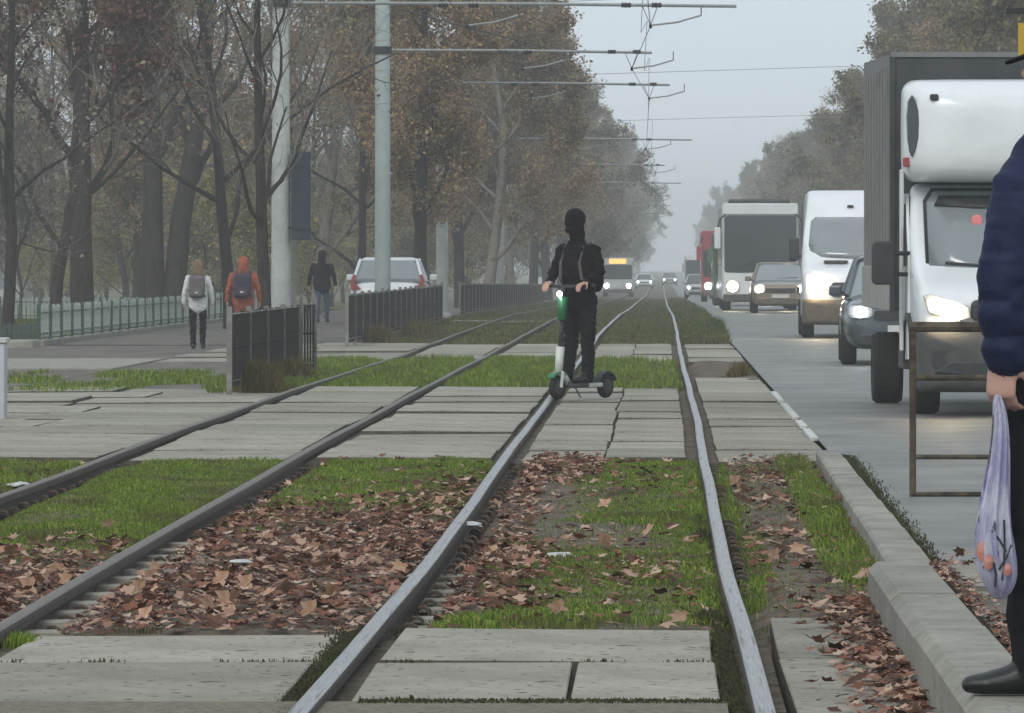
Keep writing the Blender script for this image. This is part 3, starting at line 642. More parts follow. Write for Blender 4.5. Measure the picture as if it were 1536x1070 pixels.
for d, kd, s_, x in ((139, 'brown1', .82, -6.15), (156, 'brown2', .95, -10.2), (181, 'brown2', .95, -6.0), (200, 'brown1', .95, -7.6), (222, 'brown2', .95, -6.2), (248, 'brown1', 1.0, -6.0), (272, 'brown2', .98, -6.4), (298, 'olive1', 1.0, -6.2), (327, 'olive2', 1.0, -6), (357, 'brown1', 1.05, -6.2),
                  (390, 'olive1', 1.05, -6), (430, 'olive2', 1.1, -6), (475, 'brown1', 1.15, -6), (525, 'olive1', 1.1, -6), (580, 'olive2', 1.2, -6), (640, 'olive1', 1.2, -6), (710, 'olive2', 1.2, -6), (800, 'olive1', 1.25, -6), (900, 'olive2', 1.3, -6), (1020, 'olive1', 1.3, -6), (1150, 'olive2', 1.3, -6), (1300, 'olive1', 1.4, -6), (1450, 'olive2', 1.4, -6)):
    lb = near_lab.get(d) or ('brown leaved street tree in the row lining the tram tracks' if 'brown' in kd else 'olive leaved street tree fading into the haze along the tram tracks')
    tree(kd, 'street_tree', x + random.uniform(-.15, .15), d, lb, None if d in near_lab else ('brown street trees along the tracks' if 'brown' in kd else 'olive street trees along the tracks'), s_)
for kd, x, d, lab in (('bare2', -12.9, 105, 'bare twiggy tree at the corner of the picket fence'), ('bare1', -9.7, 120, 'bare twiggy tree at the path edge beyond the walkers'), ('bare1', -13.9, 122, 'bare twiggy tree between the dark leaning tree and the forked tree'), ('bare2', -8.3, 146, 'bare twiggy tree beside the hooded walker in black')):
    tree(kd, 'broadleaf_tree', x, d, lab, None, 1.0)
for i in range(38):
    d = random.uniform(165, 460); lo = -991 / F * d - 3; x = random.uniform(max(lo, -48), -12)
    kd = random.choice(['bare1', 'bare2', 'bare1', 'bare2', 'bare1', 'bare2', 'brown1', 'plane'])
    lab = {'b': 'bare thin park tree in the hazy wood behind the fence', 'o': 'olive leaved park tree in the hazy wood behind the fence', 'p': 'pale barked park tree in the hazy wood behind the fence'}[kd[0]] if 'brown' not in kd else 'brown leaved park tree in the hazy wood behind the fence'
    tree(kd, 'park_tree', x, d, lab, {'b': 'bare park trees', 'o': 'olive park trees', 'p': 'pale park trees'}[kd[0]] if 'brown' not in kd else 'brown park trees', random.uniform(.8, 1.15))
for i in range(44):
    d = random.uniform(165, 330); lo = -991 / F * d - 2; x = random.uniform(max(lo, -40), -9.0); kd = random.choice(['bush', 'bush2', 'bush'])
    tree(kd, 'wild_bush', x, d, 'yellowing bush in the undergrowth of the park' if kd == 'bush' else 'pale grey green bush in the undergrowth of the park', 'yellowing undergrowth bushes' if kd == 'bush' else 'pale undergrowth bushes', random.uniform(.9, 1.7))
d = 118
while d < 1500:
    x = random.uniform(12.9, 14.6); kd = random.choice(['olive1', 'olive2', 'olive2', 'brown2'])
    tree(kd, 'roadside_tree', x, d, ('brown' if kd == 'brown2' else 'dull olive') + ' leaved tree in the dense row across the road from the tracks', ('brown' if kd == 'brown2' else 'olive') + ' roadside trees behind the traffic', random.uniform(.95, 1.15))
    d += random.uniform(9, 15) * (1 if d < 400 else 2)
for i in range(16):
    d = 170 + i * 19; tree('bush2', 'roadside_bush', random.uniform(10.2, 11.2), d, 'pale grey green bush under the roadside trees', 'bushes under the roadside trees', random.uniform(.9, 1.3))

# weeds by the fence
def weed(name, x, d, h, rad, n, m, label, wd=.012):
    Xw = rng.normal(x, rad, n); Dw = rng.normal(d, rad * 1.6, n); hh = h * np.exp(-((Xw - x) / (rad * 1.8)) ** 2)
    o = blades(name, Xw, Dw, np.full(n, zg(d) - .06), hh, wd, m, .9, label, 'weeds'); return o
weed('dry_weeds', -4.62, 61.5, .42, .16, 1600, 'dry_weed', 'dry brown weeds at the near end of the dark mesh fence')
weed('dry_weeds', -4.55, 66, .36, .16, 1500, 'dry_weed', 'brown green weeds along the foot of the dark mesh fence')
weed('dry_weeds', -5.15, 98, .4, .18, 1200, 'dry_weed', 'brown weeds in front of the slatted fence by the white car', .02)
weed('dry_weeds', -5.0, 110, .35, .2, 1500, 'dry_weed', 'straggly weeds along the middle of the slatted fence', .02)
weed('verge_weeds', 1.15, 112, .40, .13, 900, 'far_grass', 'tall weeds at the road edge beyond the crossing', .02)
weed('rail_weeds', .22, 28.4, .10, .04, 260, 'moss', 'dark weed clump against the bright rail', .009)
weed('rail_weeds', .20, 22.2, .07, .05, 300, 'moss', 'dark weeds at the slab corner beside the bright rail', .009)
weed('rail_weeds', -2.52, 20.9, .06, .05, 500, 'grass', 'green tuft at the slab corner beside the dark inner rail', .008)
weed('verge_weeds', 1.05, 70.5, .22, .09, 500, 'dry_weed', 'brown dead weeds in the soil gap beside the kerb slabs', .015)

# ------------------------------------------------------------------ poles, arms, wires
def pole(x, d, m, r0, r1, hgt, label, arm=True, sx=1.4, zz=0):
    g = 'catenary poles'; root = empty('catenary_pole', label, 'pole', (x, d, zg(d)), 0, None)
    MB().lathe([(r0 * 1.0, -.3), (r0, 0), (r1, hgt)], 12).build('shaft', m, root, smooth=True)
    MB().lathe([(r0 * 1.5, -.3), (r0 * 1.5, .06), (r0 * 1.3, .12)], 12).build('footing', 'pole_concrete', root)
    if arm:
        za = 6.27 - zg(d) * .8; xe = sx - x
        MB().tube([(0, 0, za + .06), (xe * .5, 0, za + .05), (xe, 0, za)], .032, 7).build('cross_arm', 'arm_metal', root)
        MB().tube([(0, 0, za + 1.1), (xe * .62, 0, za + .08)], .012, 4).build('stay_wire', 'wire', root)
        MB().lathe([(r1 * 1.35, za - .02), (r1 * 1.35, za + .14)], 12).build('clamp', 'dark_metal', root)
        for xt in (-3.4 - x - zz, -0.41 - x + zz):
            for off in (.12, -.45):
                MB().lathe([(.03, -.1), (.055, -.08), (.035, -.05), (.055, -.02), (.035, .02), (.055, .05), (.03, .09)], 8, 'x', (xt + off, 0, za + .02)).build('insulator', 'dark_metal', root)
            MB().tube([(xt, 0, za - .36), (xt + .5, 0, za - .30), (xt + .95, 0, za - .17)], .02, 6).build('registration_arm', 'arm_metal', root)
            MB().tube([(xt + .95, 0, za - .17), (xt + .95, 0, za + .03)], .012, 5).build('hanger', 'dark_metal', root)
            MB().tube([(xt - .16, 0, za + .02), (xt, 0, za - .36)], .007, 4).build('hanger', 'wire', root)
            MB().tube([(xt + .14, 0, za + .02), (xt, 0, za - .36)], .007, 4).build('hanger', 'wire', root)
            MB().lathe([(.02, -.05), (.035, 0), (.02, .05)], 6, 'z', (xt, 0, za - .37)).build('wire_clamp', 'dark_metal', root)
    return root
PL = [(-7.12, 100, 'pole_concrete', .19, .14, 9.0, 'tapered concrete pole with the dark sign box on it', .22), (-6.36, 122, 'pole_paint', .185, .16, 9.5, 'thick grey green steel pole in front of the white car', -.25),
      (-5.9, 144, 'pole_concrete', .17, .13, 8.5, 'pale concrete pole at the end of the slatted fence', .1), (-6.2, 206, 'pole_concrete', .17, .13, 8.5, None, -.15), (-6.1, 257, 'pole_paint', .17, .13, 8.5, None, .15),
      (-6.2, 311, 'pole_concrete', .17, .13, 8.5, None, -.15), (-6.2, 365, 'pole_paint', .17, .13, 8.5, None, .15), (-6.2, 425, 'pole_paint', .17, .13, 8.5, None, -.1), (-6.2, 490, 'pole_paint', .17, .13, 8.5, None, .1)]
ends = [1.42, -.2, .25, 1.2, 0.2, 1.2, .6, .8, .6]
for (x, d, m, r0, r1, hg, lab, zz), sx in zip(PL, ends):
    p = pole(x, d, m, r0, r1, hg, lab or 'hazy distant catenary pole in the tree row', True, sx, zz)
    if not lab: p['group'] = 'distant catenary poles'
for nm, xt, sg, lab in (('contact_wire', -.41, 1, 'overhead contact wire above the scooter track'), ('contact_wire', -3.4, -1, 'overhead contact wire above the fence side track')):
    pts = [(xt, 20, 5.9)]
    for (x, d, _, _, _, _, _, zz) in PL: pts.append((xt + sg * zz, d, 5.9 + zg(d) * .2))
    MBw = MB().tube(pts, .0075, 4); tag(MBw.build(nm, 'wire'), lab, 'wire', 'overhead tram wires')
    pts = [(xt, 20, 7.1)]
    for i, (x, d, _, _, _, _, _, zz) in enumerate(PL):
        if i: pd = PL[i - 1][1]; pts.append((xt, (d + pd) / 2, 6.25 + zg(d) * .2))
        pts.append((xt + .1, d, 7.0 + zg(d) * .2))
    tag(MB().tube(pts, .006, 4).build('messenger_wire', 'wire'), lab.replace('contact', 'messenger'), 'wire', 'overhead tram wires')
for k in range(3):
    z = 7.4 - k * .45; tag(MB().tube([(-6.5, 118 + k * 30, z + .4), (-2, 121 + k * 34, z), (12, 128 + k * 40, z + .9)], .006, 4).build('span_wire', 'wire'), 'thin span wire stretched across the street to the far side trees', 'wire', 'span wires over the street')
sg = empty('sign_box', 'dark blue grey sign box fixed to the concrete pole', 'sign', (0, 0, 0))
x0, y0, z0 = at(438, 360, 100); x1, _, z1 = at(466, 228, 100)
MB().box(x0, x1, 99.8, 100.05, z0, z1).build('cabinet', 'sign_blue', sg, bevel=.015)
for zz in (z0 + (z1 - z0) * .12, z0 + (z1 - z0) * .82): MB().box(x0 - .01, x1 + .01, 99.785, 100.06, zz, zz + .02).build('seam_strip', 'dark_metal', sg)
for zz in (z0 + .2, z1 - .25): MB().box(-7.1, x0 + .02, 99.9, 99.95, zz, zz + .05).build('bracket', 'dark_metal', sg)

# ------------------------------------------------------------------ fences
def mesh_fence(x0, d0, x1, d1, n, h, label, pitch=.11, hs=1.0):
    root = empty('mesh_fence', label, 'fence', (x0, d0, zg(d0)))
    L = math.hypot(x1 - x0, d1 - d0); ux, uy = (x1 - x0) / n, (d1 - d0) / n
    for i in range(n + 1):
        hh = h * random.uniform(.98, 1.04); lx, ly = ux * i, uy * i; z = zg(d0 + ly) - zg(d0)
        MB().box(lx - .03, lx + .03, ly - .03, ly + .03, z - .15, z + hh + (.06 if i in (0, n) else 0)).build('post', 'fence_post', root)
        if i < n:
            mb = MB(); k = 0; q = max(2, int(math.hypot(ux, uy) / pitch))
            for j in range(q):
                t = (j + .5) / q; bx, by = lx + ux * t, ly + uy * t; mb.box(bx - .012, bx + .012, by - .022, by + .022, z + .06, z + h * random.uniform(.93, .98))
            tag(mb.build('mesh_panel', 'fence_dark', root), kind='stuff')
            for zz in (.12, h * .55, h * .95): MB().tube([(lx, ly, z + zz), (lx + ux, ly + uy, z + zz)], .016, 4).build('rail_bar', 'fence_dark' if zz > .2 and zz < h * .9 else 'fence_post', root)
    return root
mesh_fence(-4.82, 59.6, -4.78, 70.3, 4, .92, 'dark mesh fence section with pale posts beside the two walkers')
mesh_fence(-4.75, 70.35, -4.6, 70.9, 1, .95, 'short dark mesh fence return at the crossing opening')
mesh_fence(-5.47, 93, -5.5, 134, 17, .93, 'long dark slatted fence section in front of the white car', .13)
mesh_fence(-5.5, 146, -5.5, 250, 34, .9, 'hazy fence section running on beyond the pale concrete pole', .2)
def picket_fence(x0, d0, x1, d1, n, h, label, z0, m1='fence_pale', every=5):
    root = empty('picket_fence', label, 'fence', (x0, d0, z0)); ux, uy = (x1 - x0) / n, (d1 - d0) / n
    a = math.atan2(y1_ := (d1 - d0), (x1 - x0)); pk = MB().prism([(-.04, 0.05), (.04, .05), (.04, h - .03), (0, h + .02), (-.04, h - .03)], -.012, .012).mesh('picket'); pk.materials.append(M[m1])
    po = MB().box(-.03, .03, -.03, .03, -.1, h + .02).mesh('post'); po.materials.append(M['fence_green'])
    for i in range(n + 1):
        o = bpy.data.objects.new('post' if i % every == 0 else 'picket', po if i % every == 0 else pk); C.objects.link(o); o.parent = root
        o.location = (ux * i, uy * i, random.uniform(-.01, .01)); o.rotation_euler = (random.uniform(-.02, .02), random.uniform(-.03, .03), a + (.5 if abs(uy) > abs(ux) else 0))
    for zz in (.12, h * .8): MB().tube([(0, 0, zz), (x1 - x0, d1 - d0, zz)], .02, 4).build('rail_bar', 'fence_green', root)
    return root
tag(MB().box(-11.35, -11.05, 95.5, 150, -.2, .06).build('fence_plinth', 'kerb_concrete'), 'low concrete plinth under the picket fence', 'wall')
picket_fence(-11.2, 96, -11.2, 150, 150, .62, 'low pale green picket fence along the path', .06)
picket_fence(-12.05, 95.2, -11.25, 95.5, 10, .38, 'lower dark green picket fence turning away from the corner', -.02, 'fence_green')
picket_fence(-18, 141, -11.6, 141, 60, .6, 'thin hazy picket fence across the lawn under the trees', -.05)
tag(MB().box(-12.3, -11.0, 93.5, 94.6, -.2, .10).build('stone_kerb', 'kerb_concrete', bevel=.03), 'broken low kerb in front of the dark green pickets', 'kerb')
gp = empty('gate_post', 'whitewashed concrete post at the pavement edge', 'post', (-6.33, 50.6, -.03))
MB().box(-.12, .12, -.12, .12, -.1, .72).build('shaft', 'plaster', gp, bevel=.015); MB().box(-.14, .14, -.14, .14, .72, .77).build('cap', 'white_paint', gp, bevel=.01)
# kiosk at the far left
kx, kd = (12 - VX) * 235 / F, 235
kk = empty('kiosk', 'pale round kiosk with a dark roof in the park', 'kiosk', (kx, kd, zg(kd)))
MB().lathe([(1.4, 0), (1.4, 1.9)], 12).build('wall', 'plaster', kk)
MB().lathe([(1.7, 1.9), (1.7, 2.0), (.1, 2.6)], 12).build('roof', 'roof', kk)
for a in range(180, 361, 45): MB().box(-.22 + 1.38 * math.cos(R(a)), .22 + 1.38 * math.cos(R(a)), 1.38 * math.sin(R(a)) - .05, 1.38 * math.sin(R(a)) + .05, .7, 1.6).build('window', 'baked_haze_glass', kk)

# ------------------------------------------------------------------ vehicles (local: nose at y=0 facing -y, body runs to +y)
def wheel(parent, x, y, r, wd):
    t = MB().lathe([(r * .62, -wd / 2), (r * .93, -wd / 2), (r, -wd * .36), (r, wd * .36), (r * .93, wd / 2), (r * .62, wd / 2)], 22, 'x', (x, y, r)).build('wheel', 'tyre', parent, smooth=False)
    s_ = -1 if x < 0 else 1
    MB().lathe([(r * .60, 0), (r * .6, .03), (r * .5, .05), (r * .15, .02), (r * .12, .05)], 16, 'x', (x + s_ * (wd / 2 - .045), y, r)).build('rim', 'rim', t)
def mirror_pair(parent, hw, y, z, sz=(.2, .14, .16), m='plastic', both=True):
    for s_ in (-1, 1):
        mm = MB().box(s_ * (hw + .04), s_ * (hw + sz[0]), y, y + sz[1], z, z + sz[2]).build('wing_mirror', m, parent, bevel=.03)
        MB().box(s_ * (hw - .03), s_ * (hw + .06), y + .04, y + .09, z + .02, z + .06).build('mirror_stalk', 'plastic', mm)
def lamp(parent, x, y, z, w_, h_, m, rot=0, name='headlight', dep=.05):
    hq = MB().prism([(x + a * w_ / 2, z + b * h_ / 2) for a, b in ((-1, -.6), (-.7, -1), (.7, -1), (1, -.6), (1, .7), (.7, 1), (-.8, 1), (-1, .6))], y, y + dep).build(name, 'lamp_housing', parent, bevel=.01)
    MB().lathe([(min(w_, h_) * .42, 0), (min(w_, h_) * .40, -.015), (min(w_, h_) * .2, -.03)], 14, 'y', (x, y - .002, z)).build('lit_lens', m, hq, smooth=True)
def car(name, label, cat, loc, rz, L, W, zroof, belt, hood, body, lampm, group=None, suv=False, dirty=None):
    root = empty(name, label, cat, loc, rz, group); hw = W / 2
    def ring(y, w_, zt, zb=.24, mid=.62):
        half = [(0, zt), (w_ * .55, zt - .005), (w_ * .86, zt - .03), (w_ * .97, zt - .12), (w_, mid), (w_ * .985, .42), (w_ * .93, zb + .02), (w_ * .6, zb), (0, zb)]
        return [(x, y, z) for x, z in half] + [(-x, y, z) for x, z in reversed(half[1:-1])]
    st = [(0.0, .74, hood - .26, .30), (.06, .84, hood - .12, .25), (.22, .93, hood - .05, .22), (.6, .98, hood, .22), (1.15, 1.0, belt - .03, .22), (1.9, 1.0, belt, .22), (L - 1.2, 1.0, belt + .01, .22),
          (L - .5, .97, belt + .01, .24), (L - .12, .90, belt - .06, .27), (L, .80, belt - .22, .33)]
    MB().loft([ring(y, hw * f, zt, zb) for y, f, zt, zb in st]).build('body', body, root, smooth=True, sub=1)
    yw, yr, ye = 1.0, 1.85, L - (.25 if suv else .55)
    def gring(y, zt, wt, wb, zb): return [(-wb, y, zb), (-wt, y, zt - .05), (-wt * .8, y, zt), (wt * .8, y, zt), (wt, y, zt - .05), (wb, y, zb)]
    wb, wt = hw * .93, hw * .72
    MB().loft([gring(yw, belt + .0, wb * .95, wb * .97, belt - .06), gring(yr, zroof - .03, wt, wb, belt - .06), gring((yr + ye) / 2, zroof - .015, wt, wb, belt - .06), gring(ye - .55, zroof - .04, wt * .97, wb, belt - .06), gring(ye, belt + .03, wb * .9, wb * .93, belt - .06)]).build('window_glass', 'baked_haze_glass' if 'white' in label or 'gold' in label else 'glass', root)
    r = MB(); n = 5
    rr = lambda y, z, f=1: [(-wt * f, y, z - .055), (-wt * .8 * f, y, z), (wt * .8 * f, y, z), (wt * f, y, z - .055), (wt * .8 * f, y, z - .09), (-wt * .8 * f, y, z - .09)]
    MB().loft([rr(yr - .05, zroof - .02, 1.02), rr((yr + ye) / 2, zroof, 1.03), rr(ye - .5, zroof - .03, 1.0)]).build('roof', body, root, smooth=True)
    for s_ in (-1, 1):
        for pts in ([(s_ * wb * .97, yw, belt - .02), (s_ * wt * 1.0, yr, zroof - .06)], [(s_ * wt * .99, ye - .53, zroof - .06), (s_ * wb * .93, ye, belt)], [(s_ * wb * 1.0, (yr + ye) / 2 - .1, belt - .02), (s_ * wt * 1.0, (yr + ye) / 2 - .05, zroof - .06)]):
            MB().tube(pts, .04, 6).build('pillar', body, root)
    for s_ in (-1, 1):
        for yy in (.85, L - .8): wheel(root, s_ * (hw - .12), yy, .335, .22)
        lamp(root, s_ * hw * .70, -.02, hood - .22, .34, .26 if lampm == 'lamp_warm' else .18, lampm, dep=.2)  # warm lamps made taller, the bigger lens imitates headlight glare
    MB().prism(rrect(-hw * .5, hw * .5, hood - .34, hood - .20, .03), -.02, .1).build('grille', 'plastic', root)
    MB().prism(rrect(-hw * .72, hw * .72, .28, .45, .05), -.03, .12).build('bumper', dirty or 'plastic', root, bevel=.02)
    MB().box(-.26, .26, -.045, -.02, .46, .57).build('number_plate', 'plate', root)
    MB().prism(rrect(-.27, .27, .62, .74, .02), L - .03, L + .03).build('number_plate', 'plate', root)
    MB().prism(rrect(-hw * .8, hw * .8, .28, .5, .06), L - .12, L + .05).build('rear_bumper', 'plastic', root, bevel=.02)
    for s_ in (-1, 1):
        MB().prism([(s_ * hw * .66, belt - .22), (s_ * hw * .92, belt - .25), (s_ * hw * .93, belt - .02), (s_ * hw * .86, belt + .14), (s_ * hw * .80, belt + .12), (s_ * hw * .82, belt - .08)], L - .25, L - .04, lambda x, z: -.12 * max(0, z - belt + .1)).build('tail_light', 'tail_red', root)
    mirror_pair(root, hw * .93, 1.35, belt - .02, (.22, .12, .15), body)
    MB().tube([(-.1, yw + .08, belt + .04), (hw * .6, yw + .14, belt + .09)], .012, 4).build('wiper', 'plastic', root)
    return root
# truck -------------------------------------------------------------
T = empty('delivery_truck', 'white cab delivery truck with grey curtain box and sleeper pod over the windscreen', 'truck', (3.42, 50.2, 0), R(.9))
def cring(y, hw, z0, z1, r=.12): return [(x, y, z) for x, z in rrect(-hw, hw, z0, z1, r, 4)]
# cab: bonnet, windscreen slope and roof follow the side profile
prof = [(0.02, .92, .45, 1.08), (.10, .97, .40, 1.17), (.35, 1.0, .38, 1.30), (.72, 1.02, .38, 1.42), (.95, 1.02, .38, 1.75), (1.22, 1.0, .38, 2.12), (1.40, .99, .38, 2.24), (2.1, .99, .38, 2.26)]
MB().loft([cring(y, hw, a, b, .11) for y, hw, a, b in prof]).build('cab', 'white_body', T, smooth=True, sub=1)
ws = lambda x, z: .66 + (z - 1.42) * .66 + .05 * x * x
def patch(pts, f, m, name, parent, th=.02, **kw):  # panel following a curved front: outline (x,z) fanned with inner rings
    cx = sum(p[0] for p in pts) / len(pts); cz = sum(p[1] for p in pts) / len(pts); mb = MB(); rings = []
    for t in (1.0, .66, .33): rings.append([(cx + (x - cx) * t, f(cx + (x - cx) * t, cz + (z - cz) * t) - (0 if t == 1 else th), cz + (z - cz) * t) for x, z in pts])
    rings.insert(0, [(x, y + .06, z) for x, y, z in rings[0]])
    mb.loft(rings); return mb.build(name, m, parent, smooth=True, **kw)
wsp = [(-.85, 1.42), (-.66, 1.34), (0, 1.31), (.66, 1.34), (.85, 1.42), (.85, 2.03), (.78, 2.14), (-.78, 2.14), (-.85, 2.03)]
patch(wsp, lambda x, z: ws(x, z) - .05, 'baked_haze_glass', 'windscreen', T, .01)
patch([(-.88, 1.38), (-.66, 1.30), (0, 1.27), (.66, 1.30), (.88, 1.38), (.88, 2.05), (.80, 2.17), (-.80, 2.17), (-.88, 2.05)], lambda x, z: ws(x, z) - .03, 'plastic', 'windscreen_seal', T, .005)
patch([(-.78, 2.0), (-.73, 2.10), (.73, 2.10), (.78, 2.0), (.4, 1.975), (-.4, 1.975)], lambda x, z: ws(x, z) - .072, 'plastic', 'sun_band', T, .002)
MB().tube([(-.7, .62, 1.45), (-.1, .60, 1.40), (.1, .60, 1.39)], .016, 5).build('wiper', 'plastic', T)
MB().lathe([(.055, 0), (.055, -.012), (.03, -.014)], 14, 'y', (-.38, ws(-.38, 1.86) - .075, 1.86)).build('sticker', 'sticker', T)
# bumper, grille, headlights
MB().loft([cring(y, hw, a, b, .08) for y, hw, a, b in ((-.12, .84, .32, .66), (-.06, .95, .24, .80), (.12, 1.03, .22, .86), (.5, 1.04, .24, .84))]).build('bumper', 'grey_plastic', T, smooth=True, sub=1)
MB().prism(rrect(-.5, .5, .90, 1.10, .06), -.035, .1).build('grille', 'plastic', T, bevel=.02)
for zz in (.95, 1.0, 1.05): MB().box(-.48, .48, -.05, -.03, zz, zz + .015).build('grille_bar', 'grey_plastic', T)
MB().prism([(-.85, .42), (-.5, .38), (.5, .38), (.85, .42), (.7, .52), (-.7, .52)], -.135, 0).build('air_intake', 'plastic', T, bevel=.01)
for s_ in (-1, 1):
    hq = MB().prism([(s_ * x, z) for x, z in ((.50, .93), (.62, .90), (.90, .98), (.95, 1.14), (.88, 1.16), (.66, 1.09), (.52, 1.04))], -.045, .15, lambda x, z: .22 * max(0, abs(x) - .55)).build('headlight', 'lamp_housing', T, bevel=.012)
    MB().lathe([(.085, 0), (.08, -.02), (.04, -.035)], 18, 'y', (s_ * .68, -.035, .99)).build('lit_lens', 'lamp_warm', hq, smooth=True)
    MB().lathe([(.05, 0), (.045, -.02), (.02, -.03)], 14, 'y', (s_ * .82, .012, 1.04)).build('lit_lens', 'lamp_warm', hq, smooth=True)
    MB().prism(rrect(s_ * .78 - .09, s_ * .78 + .09, .46, .62, .03), -.10, 0).build('fog_lamp', 'plastic', T)
    # doors, handles, mirrors
    dr = MB().sideprism([(.98, .52), (1.95, .50), (1.95, 2.12), (1.38, 2.12), (1.0, 1.5)], s_ * 1.0, s_ * 1.032).build('door', 'white_body', T, bevel=.01)
    MB().sideprism([(1.08, 1.42), (1.88, 1.42), (1.88, 2.02), (1.42, 2.02), (1.1, 1.55)], s_ * 1.03, s_ * 1.04).build('door_window', 'glass', dr)
    MB().box(s_ * 1.035, s_ * 1.06, 1.7, 1.85, 1.25, 1.29).build('door_handle', 'plastic', dr)
    mi = MB().prism(rrect(s_ * 1.28 - .105, s_ * 1.28 + .105, 1.24, 1.66, .05), .80, .98).build('mirror', 'plastic', T, bevel=.02)
    for zz in (1.34, 1.54): MB().tube([(s_ * 1.2, .9, zz), (s_ * 1.0, 1.05, zz)], .025, 6).build('mirror_arm', 'plastic', mi)
    MB().prism(rrect(s_ * 1.28 - .08, s_ * 1.28 + .08, 1.28, 1.62, .04), .975, .985).build('mirror_glass', 'baked_haze_glass', mi)
    wheel(T, s_ * .87, 1.0, .35, .26); wheel(T, s_ * 1.0, 5.0, .37, .30)
    MB().sideprism([(.55, .5), (.62, .78), (.85, .9), (1.15, .9), (1.38, .78), (1.45, .5), (1.5, .5), (1.45, .85), (1.18, .97), (.82, .97), (.55, .85), (.5, .5)], s_ * .99, s_ * 1.05).build('wheel_arch', 'plastic', T)
    MB().box(s_ * .95, s_ * 1.06, 1.48, 2.1, .42, .6).build('side_step', 'grey_plastic', T, bevel=.02)
# sleeper pod
pod = MB().loft([cring(y, hw, a, b, r) for y, hw, a, b, r in ((.62, .70, 2.42, 2.95, .2), (.70, .95, 2.29, 3.10, .2), (.95, 1.06, 2.22, 3.19, .18), (1.35, 1.08, 2.22, 3.23, .15), (2.1, 1.08, 2.24, 3.24, .14))]).build('sleeper_pod', 'white_body', T, smooth=True, sub=1)
for s_ in (-1, 1):
    x = s_ * 1.0
    o = MB().prism([(s_ * 1.005, 2.46), (s_ * .965, 2.55), (s_ * .94, 2.66), (s_ * .935, 2.78), (s_ * .945, 2.90), (s_ * .975, 3.01), (s_ * 1.005, 3.06), (s_ * 1.04, 3.0), (s_ * 1.05, 2.85), (s_ * 1.045, 2.65), (s_ * 1.03, 2.52)], .74, 1.2, lambda x, z: .9 * max(0, abs(x) - .93)).build('pod_window', 'glass', pod, bevel=.01)
    MB().box(s_ * .80 - .04, s_ * .80 + .04, .66, .8, 3.0, 3.06).build('marker_lamp', 'plastic', pod, bevel=.015)
    MB().box(s_ * 1.045 - .035, s_ * 1.045 + .035, .92, 1.0, 2.37, 2.46).build('marker_lamp', 'tail_red', pod, bevel=.01)
    MB().sideprism([(1.3, .60), (1.42, .60), (1.42, 2.35), (1.22, 2.35), (1.22, 2.2), (1.3, 1.6)], s_ * 1.055, s_ * 1.09).build('side_fairing', 'white_dirty', T, bevel=.01)
# curtain box
bx = MB().loft([[(-1.12, 2.2, .98), (1.12, 2.2, .98), (1.12, 2.2, 3.5), (-1.12, 2.2, 3.5)], [(-1.12, 7.2, .98), (1.12, 7.2, .98), (1.12, 7.2, 3.6), (-1.12, 7.2, 3.6)]]).build('box_body', 'tarp', T)
MB().box(-1.09, 1.09, 2.17, 2.199, 1.0, 3.47).build('front_board', 'tarp_dark', bx)
MB().box(-1.13, 1.13, 2.15, 2.24, 3.47, 3.52).build('roof_edge', 'tarp', bx)
for s_ in (-1, 1):
    MB().box(s_ * 1.085, s_ * 1.135, 2.15, 2.25, .95, 3.5).build('corner_post', 'tarp_dark', bx)
    for k in range(9): yy = 2.7 + k * .5; MB().tube([(s_ * 1.118, yy, 1.45), (s_ * 1.122, yy + random.uniform(-.05, .05), 3.4)], .022, 5).build('curtain_fold', 'tarp', bx)
    for k in range(3): MB().box(s_ * 1.12, s_ * 1.145, 2.3 + k * 1.63, 3.88 + k * 1.63, .98, 1.42).build('drop_side', 'bed_board', bx, bevel=.01)
MB().box(-.45, .45, 1.2, 7.1, .55, .78).build('chassis', 'dark_metal', T)
MB().box(-.26, .26, -.15, -.125, .56, .67).build('number_plate', 'plate', T)
# dark car, beige car, white parked car
car('dark_car', 'dark grey hatchback with white headlights behind the delivery truck', 'car', (3.47, 75.4, 0), R(-1.2), 4.3, 1.84, 1.56, 1.0, .98, 'dark_body', 'lamp_white', suv=True)
car('beige_car', 'golden beige car with glowing headlights between the coach and the van', 'car', (3.55, 158, zg(158)), R(-.5), 4.4, 1.78, 1.52, .98, .95, 'gold_body', 'lamp_warm', dirty='dirt_plastic')
car('parked_car', 'white car parked on the path, seen from behind the slatted fence', 'car', ((578 - VX) * 129 / F, 133.0, 0), R(180 + 1), 4.5, 1.92, 1.60, 1.05, 1.0, 'white_body', 'lamp_housing', suv=True)
# van ---------------------------------------------------------------
V_ = empty('delivery_van', 'tall white panel van with warm headlights following the dark car', 'van', (3.72, 103.2, 0), R(-.6))
prof = [(0.0, .86, .42, 1.02), (.08, .93, .36, 1.18), (.4, .98, .34, 1.36), (.95, 1.0, .34, 1.53), (1.25, 1.0, .34, 1.85), (1.75, .97, .34, 2.36), (2.1, .95, .34, 2.66), (2.6, .94, .34, 2.86), (3.2, .94, .34, 2.92), (6.2, .94, .36, 2.92), (6.4, .92, .4, 2.85)]
def vring(y, hw, z0, z1): return [(x * (1 - .10 * max(0, (z - 1.3)) / 1.5), y, z) for x, z in rrect(-hw, hw, z0, z1, .14, 4)]
MB().loft([vring(*p) for p in prof]).build('body', 'white_body', V_, smooth=True, sub=1)
vw = lambda x, z: .98 + (z - 1.56) * .93 + .18 * x * x
patch([(-.86, 1.62), (-.6, 1.57), (0, 1.55), (.6, 1.57), (.86, 1.62), (.78, 2.28), (.70, 2.36), (-.70, 2.36), (-.78, 2.28)], lambda x, z: vw(x, z) - .12, 'baked_haze_glass', 'windscreen', V_, .01)
